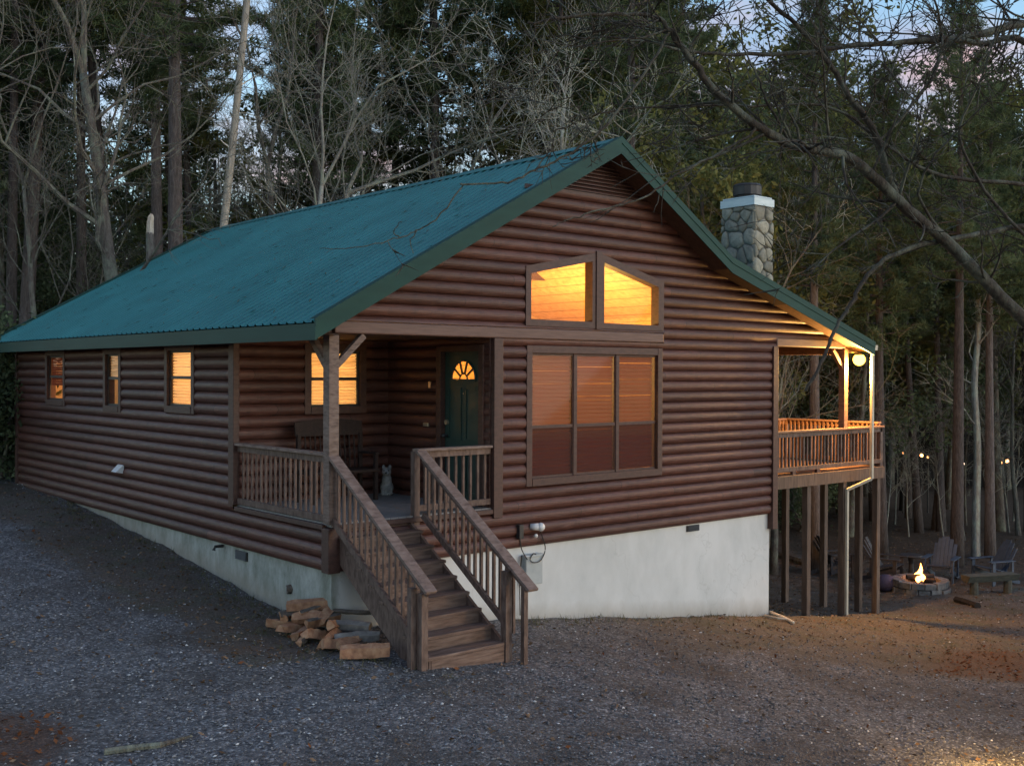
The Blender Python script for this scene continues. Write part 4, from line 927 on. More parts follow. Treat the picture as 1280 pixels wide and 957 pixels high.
# ------------------------------------------------------------------ fire pit corner
fp = settle(empty('fire_pit'), 18.15, 1.3); tag(fp, 'round fire pit of grey stone blocks beyond the deck posts', 'fire pit')
qb = random.Random(5)
for row in range(2):
    for k in range(14):
        a0 = 2*math.pi*(k+.5*(row%2))/14; a1 = a0+2*math.pi/14-.03; s = MB(); z0 = row*.17-.03; ro = .72+qb.uniform(-.04,.04)
        s.prism([(ro*math.cos(a0),ro*math.sin(a0),z0),(ro*math.cos(a1),ro*math.sin(a1),z0),(.5*math.cos(a1),.5*math.sin(a1),z0),(.5*math.cos(a0),.5*math.sin(a0),z0)], (0,0,.16+qb.uniform(-.02,.015))); s.build('stone_block', M['pitblock'], fp, bevel=.012)
s = MB(); s.lathe([(0,.12),(.5,.12)], (0,0,0), 16); s.build('ash_bed', M['char'], fp)
for k, an in enumerate((.3,1.5,2.6)):
    lg = split_log(.75,.09,2,qb).build('burning_log', [M['char'],M['char']]); settle(lg, 18.15+.05*k-.08, 1.3+.06*k-.1, an, .22+.07*k); tag(lg, ('charred log lying at the bottom of the fire pit','charred log leaning across the flames','charred log on top of the burning stack')[k], 'log')
fl = MB(); qn = random.Random(2)
for k in range(7):
    bx_, by_ = qn.uniform(-.15,.15), qn.uniform(-.15,.15); hh = qn.uniform(.12,.3) if k else .46; n = 7; pts = []; rad = []
    for i in range(n+1):
        t = i/n; pts.append((bx_*(1-t)+.05*math.sin(5*t+k), by_*(1-t)+.05*math.cos(4*t+k), .26+hh*t)); rad.append(.08*(1-t)**.8*(.55+1.1*t*(1-t)*2)+.002)
    fl.tube(pts, rad, 8)
fo = fl.build('campfire_flame', emis('flame', (1,.3,.06), 4), None, smooth=True); settle(fo, 18.15, 1.3); tag(fo, 'small orange flame burning in the stone fire pit', 'fire')
lamp('fire_glow', (18.15,1.3,gz(18.15,1.3)+.7), 2.5, (1,.42,.12), .15)
def adirondack(mat, label, loc, rz, group='chairs round the fire pit', cush=None):
    ch = settle(empty('garden_chair'), *loc, rz); tag(ch, label, 'chair', group)
    # faces local -y
    for i in range(6):
        s = MB(); x = -.29+i*.098; t = abs(i-2.5)/2.5; top = 1.13-.2*t*t
        s.beam((x+.045,.12,.36),(x+.045,.5,top),.09,.022,(0,-1,.3)); s.build('back_slat', M[mat], ch)
    for i in range(5):
        s = MB(); y = -.42+i*.12; s.box((-.3,y,.43-.025*i),(.3,y+.105,.455-.025*i)); s.build('seat_slat', M[mat], ch)
    for x in (-.36,.36):
        s = MB(); s.box((x-.075,-.52,.62),(x+.075,.3,.645)); s.build('armrest', M[mat], ch, bevel=.008)
        s = MB(); s.box((x-.02,-.42,-.03),(x+.02,-.32,.62)); s.build('leg', M[mat], ch); s = MB(); s.beam((x*.87,-.4,.36),(x*.87,.55,.03),.03,.11); s.build('leg', M[mat], ch)
        s = MB(); s.box((x-.02,.22,.1),(x+.02,.29,.62)); s.build('leg', M[mat], ch)
    return ch
adirondack('adirondack', 'blue grey slatted garden chair behind the campfire facing the cabin', (20.1,1.75), R(-75))
adirondack('darkchair', 'dark slatted garden chair left of the fire pit', (18.9,2.75), R(15))
adirondack('darkchair', 'black slatted garden chair partly hidden by the deck posts', (18.6,4.1), R(60))
adirondack('adirondack', 'blue grey chair at the right beside the log bench', (20.6,.55), R(-110))
s = MB(); s.ball((0,0,.2),.3,14,(1,.9,.75)); st_ = s.build('pouf', M['plum'], None, smooth=True); settle(st_, 17.6,1.95); tag(st_, 'dark plum round pouf next to the fire pit blocks', 'pouf')
tb = settle(empty('side_table'), 20.3, 2.75); tag(tb, 'small dark pedestal table between the garden chairs', 'table')
s = MB(); s.lathe([(0,.5),(.3,.5),(.31,.53),(.3,.56),(0,.56)], (0,0,0), 16); s.build('table_top', M['darkchair'], tb)
s = MB(); s.lathe([(.2,0),(.08,.06),(.06,.3),(.1,.5)], (0,0,0), 10); s.build('pedestal', M['darkchair'], tb)
lb = settle(empty('log_bench'), 18.95, -.15, R(-25)); tag(lb, 'dark half log bench on short legs right of the fire', 'bench')
s = MB(); s.prism([(-.75,-.17,.5),(-.75,.19,.5),(-.75,.17,.38),(-.75,.05,.31),(-.75,-.08,.32)], (1.5,0,0)); s.build('seat', M['oldbench'], lb, bevel=.015)
for x in (-.5,.5):
    s = MB(); s.tube([(x,0,-.05),(x,0,.36)],[.11,.1],9); s.build('leg', M['oldbench'], lb)
def stick(name, pts, rad, mat, label, cat='branch', n=6):
    s = MB(); s.tube(pts, rad, n); base = Vector(pts[0]); s.v = [tuple(Vector(v)-base) for v in s.v]; o = s.build(name, mat); o.location = base; return tag(o, label, cat)
def on_ground(pl, lift=.02): return [Vector((p.x, p.y, p.z+lift)) for p in (gpt(*q) for q in pl)]
stick('fallen_branch', on_ground([(130,945),(170,938),(200,936),(225,929),(240,924)], .03), [.035,.034,.03,.02,.01], M['darkbark'], 'grey fallen branch lying on the gravel at the lower left')
stick('fallen_log', on_ground([(1195,752),(1205,754),(1222,760)], .05), [.09,.09,.085], M['char'], 'short dark log lying on the grass before the fire pit')
stick('fallen_log', on_ground([(975,697),(1000,705),(1030,712)], .08), [.1,.1,.09], M['darkbark'], 'long dark fallen log behind the deck posts')
for (pl, r_, lb_) in (([(962,768),(978,774),(992,781)],.035,'pale stick lying at the right corner of the foundation'),([(955,772),(972,776),(984,777)],.028,'thin brown stick crossing the pale one at the foundation'),([(968,766),(974,768),(980,771)],.03,'short stick nearest the foundation corner')):
    stick('fallen_stick', on_ground(pl, .05), [r_,r_*.95,r_*.7], M['deadwood'] if 'pale' in lb_ else M['darkbark'], lb_)
# small table on the deck
dt = tag(empty('patio_table', (10.75, 1.75, .04)), 'pale topped table standing on the deck near the cabin wall', 'table')
s = MB(); s.box((-.55,-.45,.86),(.55,.45,.9)); s.build('table_top', M['cream'], dt, bevel=.008)
for x in (-.48,.48):
    for y in (-.38,.38): s = MB(); s.box((x-.03,y-.03,0),(x+.03,y+.03,.86)); s.build('leg', M['deckwood'], dt)

# ------------------------------------------------------------------ trees
def rv(q, s=1): return Vector((q.gauss(0,s), q.gauss(0,s), q.gauss(0,s)))
def grow(mb, p, d, r, ln, lvl, q, maxl, nchild, tips=None, gnarl=.22, lift=.12, n0=8):
    n = 7 if lvl == 0 else (5 if lvl == 1 else 4 if lvl == 2 else 3); pts = [p.copy()]; rad = [r]; d = d.normalized(); sl_ = ln/n
    r1 = r*(.42 if lvl == 0 else .3)
    for i in range(n):
        d = (d + rv(q, gnarl*(.45 if lvl == 0 else 1)) + Vector((0,0,lift))).normalized(); p = p+d*sl_; pts.append(p.copy()); rad.append(r+(r1-r)*(i+1)/n)
    mb.tube(pts, rad, max(3, n0-2*lvl), cap=(lvl == 0))
    if lvl >= maxl:
        if tips is not None: tips.append((pts[-1], d))
        return
    k = nchild[lvl]
    for c in range(k):
        t = q.uniform(.35 if lvl == 0 else .2, 1); i = min(int(t*n), n-1); f_ = t*n-i; pp = pts[i].lerp(pts[i+1], f_); dd = (pts[i+1]-pts[i]).normalized()
        side = dd.cross(rv(q)).normalized(); a = R(q.uniform(28,62)); nd = dd*math.cos(a)+side*math.sin(a); rr = (rad[i]+(rad[i+1]-rad[i])*f_)*q.uniform(.42,.7)
        grow(mb, pp, nd, max(rr,.007), ln*q.uniform(.34,.62), lvl+1, q, maxl, nchild, tips, gnarl, lift*.8, n0)
    if lvl < 2: grow(mb, pts[-1], d+rv(q,.2), max(rad[-1]*.9,.007), ln*.5, lvl+1, q, maxl, nchild, tips, gnarl, lift, n0)
def needles(mb, c, d, q, n=11, ln=.26, w=.03):
    for _ in range(n):
        v = (d*.5+rv(q,.75)); v.z += .1; v = v.normalized()*ln*q.uniform(.6,1.2); s_ = v.cross(rv(q)).normalized()*w
        o = c+rv(q,.05); mb.add([o-s_*.5, o+s_*.5, o+v], [(0,1,2)])
def leaves(mb, c, rad, q, n, size):
    for _ in range(n):
        o = c+rv(q, rad*.5); a = rv(q).normalized()*size*q.uniform(.6,1.2); b = a.cross(rv(q)).normalized()*size*.45; mb.add([o-a, o-b, o+a, o+b], [(0,1,2,3)])
def thing_tree(name, trunk, crown, tm, cm, cname='crown'):
    e = empty(name); trunk.build('trunk', tm, e, smooth=True)
    if crown is not None: crown.build(cname, cm, e)
    return e
def make_bare(seed, h, r, bark, maxl=4, ch=(9,6,5,3), gn=.2):
    q = random.Random(seed); tr = MB(); cr = MB()
    n = 9; p = Vector((0,0,-.4)); d = Vector((q.gauss(0,.05),q.gauss(0,.05),1)).normalized(); pts = [p]; rad = [r*1.35]
    for i in range(n):
        d = (d+Vector((q.gauss(0,.045),q.gauss(0,.045),.09))).normalized(); p = p+d*(h*.62/n); pts.append(p); rad.append(r*(1-.55*(i+1)/n))
    tr.tube(pts, rad, 9)
    for c in range(ch[0]):
        t = q.uniform(.42,1.0); i = min(int(t*n), n-1); pp = pts[i].lerp(pts[i+1], t*n-i); az = q.uniform(0,6.28); el = R(q.uniform(32,70))
        nd = Vector((math.cos(az)*math.cos(el), math.sin(az)*math.cos(el), math.sin(el))); grow(cr, pp, nd, max(rad[i]*q.uniform(.25,.48),.016), h*q.uniform(.17,.33), 1, q, maxl, ch, None, gn, .1)
    for k in range(2): grow(cr, pts[-1], d+rv(q,.35), rad[-1]*.8, h*.36, 1, q, maxl, ch, None, gn, .12)
    return thing_tree('bare_tree', tr, cr, M[bark], M[bark], 'branches')
def make_pine(seed, h, r, c0, spread, dens=1.0, nm='needle', nl=.36):
    q = random.Random(seed); tr = MB(); cr = MB(); n = 9; pts = []; rad = []; lx = q.gauss(0,.15); ly = q.gauss(0,.15)
    for i in range(n+1): t = i/n; pts.append(Vector((lx*math.sin(3*t), ly*math.sin(2.4*t), -.4+(h+.4)*t))); rad.append(r*(1.12 if i == 0 else 1-.82*t))
    tr.tube(pts, rad, 10); z = h*c0
    while z < h*.985:
        t = (z-h*c0)/(h*(1-c0)); k = q.randint(3,5); base = q.uniform(0,6.28)
        for b in range(k):
            az = base+6.28*b/k+q.uniform(-.5,.5); ln = spread*(1-.75*t)*q.uniform(.55,1.15)*(.65+.35*min(1,t*5)); el = R(-8+45*t+q.uniform(-12,14))
            d = Vector((math.cos(az)*math.cos(el), math.sin(az)*math.cos(el), math.sin(el))); i_0 = min(int((z+.4)/(h+.4)*n), n-1); p = pts[i_0].lerp(pts[i_0+1], (z+.4)/(h+.4)*n-i_0); bp = [p]; br = [.035*(1-.6*t)+.008]
            for s_ in range(4): d = (d+Vector((q.gauss(0,.1),q.gauss(0,.1),.08+q.gauss(0,.06)))).normalized(); p = p+d*(ln/4); bp.append(p); br.append(br[0]*(1-.22*(s_+1)))
            cr.mi = 1; cr.tube(bp, br, 4, cap=False); cr.mi = 0
            m_ = max(3, int(ln*8.5*dens))
            for s_ in range(m_):
                f_ = q.uniform(.28,1); j = min(int(f_*4),3); pp = bp[j].lerp(bp[j+1], f_*4-j); dd = (bp[j+1]-bp[j]).normalized(); off = dd.cross(rv(q)).normalized()*q.uniform(0,.45)*(1.1-.5*f_); off.z *= .55
                needles(cr, pp+off, (dd+off).normalized(), q, 13, nl, .042)
        z += q.uniform(.35,.65)*(1 if t < .7 else .7)
    return thing_tree('pine_tree', tr, cr, M['pinebark'], [M[nm], M['pinebark']])
def make_bush(seed, h, rad_, n, size, mat='leaf', name='evergreen_bush'):
    q = random.Random(seed); tr = MB(); cr = MB()
    for k in range(5):
        az = q.uniform(0,6.28); grow(tr, Vector((q.gauss(0,.1),q.gauss(0,.1),-.15)), Vector((math.cos(az)*.4,math.sin(az)*.4,1)), .03+.008*h, h*.7, 1, q, 2, (3,3,3), None, .2, .1)
    for k in range(n):
        t = q.uniform(0,1)**.8; rr = rad_*(math.sin(math.pi*(.12+.8*t))**.7); az = q.uniform(0,6.28); u_ = rr*math.sqrt(q.uniform(.15,1)); c = Vector((u_*math.cos(az), u_*math.sin(az), .1+h*t+q.gauss(0,.1))); leaves(cr, c, .3*q.uniform(.6,1.3), q, 22, size)
    return thing_tree(name, tr, cr, M['greybark'], M[mat])
def make_broadleaf(seed, h, r, spread, ncl, size, mat):
    q = random.Random(seed); tr = MB(); cr = MB(); tips = []; pts = []; rad = []
    for i in range(8): t = i/7; pts.append(Vector((.3*math.sin(2*t+seed), .3*math.cos(2.3*t+seed)-.3, -.4+h*.8*t))); rad.append(r*(1.2 if i == 0 else 1-.7*t))
    tr.tube(pts, rad, 8)
    for c in range(13):
        t = q.uniform(.3,1); i = min(int(t*7),6); pp = pts[i].lerp(pts[i+1], t*7-i); az = q.uniform(0,6.28); el = R(q.uniform(5,55)); cr.mi = 1
        grow(cr, pp, Vector((math.cos(az)*math.cos(el),math.sin(az)*math.cos(el),math.sin(el))), rad[i]*.5, spread*q.uniform(.6,1.1), 1, q, 3, (0,5,3,2), tips, .2, .08)
    cr.mi = 0
    for p, d in tips: leaves(cr, p, .38, q, ncl, size)
    return thing_tree('evergreen_tree', tr, cr, M['greybark'], [M[mat], M['greybark']])
PROTO = {}
PROTO['pine0'] = make_pine(1, 23, .27, .42, 3.3); PROTO['pine1'] = make_pine(2, 20, .21, .36, 3.0, 1.1); PROTO['pine2'] = make_pine(3, 26, .3, .5, 3.6); PROTO['pine3'] = make_pine(4, 13, .13, .22, 2.5, 1.2)
PROTO['piney'] = make_pine(5, 15, .17, .2, 2.9, 1.3, 'needle_y'); PROTO['pinelow'] = make_pine(6, 8.5, .1, .08, 2.1, 1.3)
PROTO['pine4'] = make_pine(7, 27, .24, .5, 3.8, 1.1); PROTO['pine5'] = make_pine(8, 25, .2, .47, 3.4, 1.2, 'needle_y'); PROTO['bare0'] = make_bare(11, 15, .17, 'palebark'); PROTO['bare1'] = make_bare(12, 17, .2, 'greybark'); PROTO['bare2'] = make_bare(13, 13, .12, 'palebark'); PROTO['bare3'] = make_bare(14, 11, .09, 'greybark', 4, (10,6,4,3)); PROTO['bare4'] = make_bare(15, 18, .24, 'greybark', 4, (11,6,5,3), .26)
PROTO['sap0'] = make_bare(21, 8, .05, 'palebark', 3, (9,5,4)); PROTO['sap1'] = make_bare(22, 10, .06, 'greybark', 3, (9,6,4)); PROTO['sap2'] = make_bare(23, 6, .04, 'palebark', 3, (9,5,4))
PROTO['holly0'] = make_broadleaf(31, 8, .1, 2.2, 26, .085, 'leaf'); PROTO['holly1'] = make_broadleaf(32, 11, .14, 2.8, 26, .095, 'leaf')
PROTO['bush0'] = make_bush(41, 2.2, 1.3, 150, .07); PROTO['bush1'] = make_bush(42, 3.2, 1.5, 200, .075)
PROTO['wide0'] = make_broadleaf(33, 17, .2, 4.4, 30, .115, 'leaf'); PROTO['wide1'] = make_broadleaf(36, 20, .24, 5, 32, .12, 'needle'); PROTO['olive0'] = make_broadleaf(34, 15, .18, 4.2, 34, .12, 'needle_y'); PROTO['olive1'] = make_broadleaf(35, 13, .16, 3.8, 34, .115, 'needle_y')
used = set(); TREES = []
def plant(kind, x, y, sc=1, rz=None, label=None, group=None, cat='tree', tilt=(0,0), q=rng):
    o = PROTO[kind] if kind not in used else copy_tree(PROTO[kind]); used.add(kind)
    o.location = (x, y, gz(x, y)); o.scale = (sc,)*3; o.rotation_euler = (tilt[0], tilt[1], q.uniform(0,6.28) if rz is None else rz)
    tag(o, label, cat, group); TREES.append((x, y)); return o
def xy(u, dep):
    p = at(u, 440, dep); return p.x, p.y
HG = None
hero = [  # u, depth, kind, scale, label
 (222,31,'pine2',.92,'tall straight grey pine trunk left of the bleached dead trunk'),
 (158,27.5,'bare4',1.0,'thick gnarled oak trunk rising behind the far left roof corner'),
 (46,28,'bare3',1.15,'slim bare tree standing nearest the left edge behind the shrubs'),
 (104,38,'pine4',.95,'dark bare tree between the gnarled oak and the slim left one'),
 (322,33,'bare1',.95,'bare grey tree just right of the bleached dead trunk'),
 (398,30,'bare2',1.15,'leaning pale bare tree behind the middle of the roof ridge'),
 (436,31,'bare0',1.0,'pale forked bare tree behind the middle of the roof ridge'),
 (582,34,'bare1',.9,'grey bare trunk behind the ridge left of the roof peak'),
 (540,38,'pine4',.9,'pine with dark crown rising above the middle of the ridge'),
 (682,31,'bare0',1.05,'pale many limbed bare tree directly left of the roof peak'),
 (640,40,'olive0',1.15,'brownish green pine behind the roof peak'),
 (750,36,'olive0',1.0,'yellow green pine just right of the roof peak'),
 (812,40,'wide0',.9,'dark green pine between roof peak and chimney'),
 (878,37,'olive1',1.08,'yellow green pine left of the chimney top'),
 (960,40,'olive0',1.05,'yellow green pine right behind the stone chimney'),
 (1048,42,'olive1',1.2,'yellow green pine under the pink cloud at the right'),
 (968,30,'bare1',.62,'dark bare tree close behind the right side of the chimney'),
 (1022,30.5,'pine2',.62,'thick grey trunk seen over the deck between its posts'),
 (1105,33,'pine0',.66,'slim dark pine behind the outer deck corner'),
 (1198,31.5,'pine2',.64,'dark tree trunk behind the blue grey chair'),
 (1240,33,'pine2',.55,'dark slim trunk right of the pale slim trunk'),
 (1262,40,'wide0',.86,'dense dark green tree at the right edge of the woods'),
 (1195,47,'wide1',.68,'dark green pine behind the slim trunks by the fire pit'),
 (1130,46,'pine4',.62,'slender pine beyond the deck lamp'),
]
for u, dep, k, sc, lb_ in hero:
    x, y = xy(u, dep); plant(k, x, y, sc, None, lb_, 'trees standing out around the cabin')
CAN = [(700,44,'wide1',-30),(775,46,'olive0',-12),(835,47,'wide0',0),(885,50,'olive0',12),(930,47,'olive1',34),(985,50,'olive0',40),(1030,53,'wide0',48),(1075,50,'olive0',58),(1112,58,'wide1',80),(1150,60,'wide0',104),(1188,58,'olive0',112),(1222,61,'wide1',98),(1262,58,'wide0',82),(1300,60,'wide1',70),(1340,58,'olive0',70)]
for i_c, (u, dep, k, vt) in enumerate(CAN):
    x, y = xy(u, dep); hh_ = {'wide0':15.6,'wide1':18.2,'olive0':14,'olive1':12.4}[k]; sc = (2.09+(440-vt)/1354*dep-gz(x, y))/hh_
    plant(k, x, y, sc, None, 'tall leafy tree in the canopy line above the roof peak and deck', 'leafy canopy trees behind the right half of the cabin')
# bleached dead trunk and snapped snag
x, y = xy(279, 29); s = MB(); z0 = gz(x, y); dt_ = empty('dead_tree', (x, y, z0)); tag(dt_, 'bleached leaning dead trunk rising white above the roof', 'tree')
pts = [Vector((0,0,-.3))]; pA = at(279,289,29); pB = at(294,150,29.3); pC = at(309,0,29.6); pD = at(318,-90,29.8); o_ = Vector((x,y,z0))
s.tube([Vector((-.1,.05,-.3)), pA-o_, pB-o_, pC-o_, pD-o_], [.13,.108,.098,.088,.07], 9); s.build('trunk', M['deadwood'], dt_, smooth=True)
s = MB(); q = random.Random(3)
for t, ln in ((.35,.4),(.62,.7),(.8,.5)): p = pA.lerp(pC, t)-o_; grow(s, p, Vector((q.uniform(-1,1),q.uniform(-1,1),.5)), .03, ln, 3, q, 3, (0,0,0,0))
s.build('branch_stub', M['deadwood'], dt_)
q = random.Random(61); b0 = Vector(gpt(1220,697)); dd_ = (b0-CAM).dot(fw); bt = empty('bare_tree', b0); tag(bt, 'pale slim trunk rising close behind the fire pit', 'tree', 'trees standing out around the cabin')
tp = arcpts([b0+Vector((0,0,-.3))]+[at(u, v, dd_) for u, v in ((1220,640),(1222,560),(1218,480),(1223,410),(1221,330),(1228,240),(1224,150))]); s = MB(); s.tube([p-b0 for p in tp], [.135-.085*i/(len(tp)-1) for i in range(len(tp))], 8); s.build('trunk', M['palebark'], bt, smooth=True)
s = MB()
for i in range(14, len(tp)-1, 2):
    az = q.uniform(0,6.28); el = R(q.uniform(20,60)); grow(s, tp[i]-b0, Vector((math.cos(az)*math.cos(el), math.sin(az)*math.cos(el), math.sin(el))), .03, q.uniform(.8,2.2), 1, q, 3, (0,4,3,2), None, .18, .08)
s.build('branches', M['palebark'], bt)
x, y = xy(188, 29); z0 = gz(x, y); sg = empty('tree_stump', (x, y, z0)); tag(sg, 'snapped off snag with pale broken top left of the tall pine', 'tree stump'); s = MB(); top = at(188,268,29).z-z0
s.tube([(0,0,-.3),(.02,0,top*.5),(0,.03,top*.93)], [.14,.12,.105], 9); s.build('trunk', M['greybark'], sg, smooth=True)
s = MB(); s.tube([(0,.03,top*.925),(.01,.03,top*.97),(.02,.02,top*.99),(.045,.03,top)], [.106,.1,.085,.045], 6); s.build('broken_top', M['deadwood'], sg)
# the woods: many trees in depth
qw = random.Random(99)
kinds_l = ['pine4','pine5','wide0','wide1','olive0','olive1','pine0','pine1','pine2','pine3','pinelow','bare0','bare1','bare2','bare3','bare4','sap0','sap1','sap2','holly0','holly1','piney']
wts_l = [14,6,5,5,3,2,10,10,8,6,4,5,5,5,5,4,4,4,3,7,8,2]; wts_r = [0,0,9,6,16,16,0,0,0,5,5,4,3,4,5,3,4,4,3,8,9,5]
TOPH = {'pine0':23,'pine1':20,'pine2':26,'pine3':13,'piney':15,'pinelow':8.5,'bare0':15,'bare1':17,'bare2':13,'bare3':11,'bare4':18,'sap0':8,'sap1':10,'sap2':6,'holly0':8,'holly1':11,'pine4':27,'pine5':25,'wide0':17,'wide1':20,'olive0':15,'olive1':13}
LBL = {'olive':('olive green leafy tree among the many in the woods behind the cabin','olive leafy trees in the woods behind the cabin'),
       'pine':('pine tree among the many in the woods behind the cabin','pines in the woods behind the cabin'),
       'bare':('bare leafless tree among the many in the woods behind the cabin','bare trees in the woods behind the cabin'),
       'sap':('thin bare sapling among the many in the woods behind the cabin','saplings in the woods behind the cabin'),
       'holly':('leafy evergreen tree among the many in the woods behind the cabin','leafy evergreens in the woods behind the cabin')}
cnt = 0; tries = 0
while cnt < 232 and tries < 9000:
    tries += 1; u = qw.uniform(-120, 1400); dep = 33+36*qw.random()**.8; x, y = xy(u, dep)
    if -2.5 < x < 17 and -8 < y < 16.8: continue
    if x < 27 and y < 8 and math.hypot(x-18.5, y-1.5) < 6.5: continue
    if x < -2 and y < 13: continue
    if u > 1000 and dep < 36: continue
    if u > 1090 and 41 < dep < 57: continue
    if min((abs(x-a)+abs(y-b) for a, b in TREES), default=9) < 1.25: continue
    if u > 1095 and dep < 40 and qw.random() < .5: continue
    right = u > 840; k = qw.choices(kinds_l, wts_r if right else wts_l)[0]; sc = qw.uniform(.8,1.2)
    if 1105 < u < 1290 and dep < 60 and k[0] in 'hwo': continue
    if u > 700 and k in ('pine3','piney','pinelow') and qw.random() < .8: continue
    if u < 640 and dep < 46 and k[:3] in ('bar','sap') and qw.random() < .65: continue
    if 60 < u < 700:
        if dep > 44 and k[:3] not in ('bar','sap'): continue
        if dep > 52 and qw.random() < .5: continue
        if k in ('wide0','wide1','olive0','olive1','piney','pine3','pine1') and qw.random() < .85: continue
        if k in ('holly0','holly1','pinelow'):
            vt = qw.uniform(205, 290); sc = min(sc, (2.09+(440-vt)/1354*dep-gz(x, y))/TOPH[k])
            if sc < .35: continue
    if right:
        vt = qw.uniform(35, 130) if u < 1090 else qw.uniform(85, 160); hmax = 2.09+(440-vt)/1354*dep-gz(x, y); sc = min(sc, hmax/TOPH[k])
        if sc < .45: continue
    lb_, gr = LBL['pine' if k.startswith('pine') else 'bare' if k.startswith('bare') else 'sap' if k.startswith('sap') else 'holly' if k[0] in 'hw' else 'olive']
    plant(k, x, y, sc, None, lb_, gr, 'tree', (qw.gauss(0,.03), qw.gauss(0,.03)), qw); cnt += 1
for u, dep, k, sc, lb_ in ((18,26.5,'bush1',1.1,'green bush at the left edge behind the cabin corner'),(66,27.5,'bush0',1.5,'low green bush behind the roof slope at the left'),(105,29,'bush1',1.2,'dark evergreen bush next to the gnarled oak'),(-42,26,'bush1',1.2,'dark evergreen bush cut by the left edge'),
   (1004,38,'bush1',1.0,'dark bush seen under the deck')):
    x, y = xy(u, dep); plant(k, x, y, sc, None, lb_, 'bushes at the edge of the woods', 'bush')
qz = random.Random(5)
for k_i in range(26):
    u = 1092+k_i*8+qz.uniform(-6,6); dep = qz.uniform(36.5,43.5); x, y = xy(u, dep); k = qz.choice(['sap1','sap2','bare3','bare3','pine2','pine0'])
    if min((abs(x-a)+abs(y-b) for a, b in TREES), default=9) < .7: continue
    sc = qz.uniform(.45,.6) if k.startswith('pine') else qz.uniform(.7,1.1); lb_, gr = LBL['pine' if k.startswith('pine') else 'bare' if k.startswith('bare') else 'sap']
    plant(k, x, y, sc, None, lb_, gr, 'tree', (qz.gauss(0,.04), qz.gauss(0,.04)), qz)
# far wood behind everything, one mass
qd = random.Random(17); s = MB()
for k in range(1250):
    u = qd.uniform(-220, 1500); dep = qd.uniform(66, 120); x, y = xy(u, dep); z = gz(x, y); h = qd.uniform(8, 22) if u < 860 else qd.uniform(6,15); s.mi = 0
    s.tube([(x,y,z-.5),(x+qd.gauss(0,.3),y,z+h*.5),(x+qd.gauss(0,.6),y,z+h)], [qd.uniform(.1,.26),.1,.04], 4, cap=False)
    s.mi = 1
    for c in range(9 if u < 860 else 5):
        t = qd.uniform(.0,1.0); hc = min(h, 12)*qd.uniform(.7,1.05) if u > 860 else max(3, (2.09+qd.gauss(208,32)/1354*dep-z))
        cc = Vector((x+qd.gauss(0,1.4), y+qd.gauss(0,1.4), z+.3+t*hc))
        for l_ in range(18):
            o = cc+Vector((qd.gauss(0,.9),qd.gauss(0,.9),qd.gauss(0,.45))); a_ = rv(qd).normalized()*qd.uniform(.15,.34); b_ = a_.cross(rv(qd)).normalized()*.12; s.add([o-a_,o-b_,o+a_,o+b_],[(0,1,2,3)])
fwood = s.build('far_wood', [M['greybark'], M['leaf']]); tag(fwood, 'dense dark far wood behind the nearer trees', 'wood', kind='stuff')
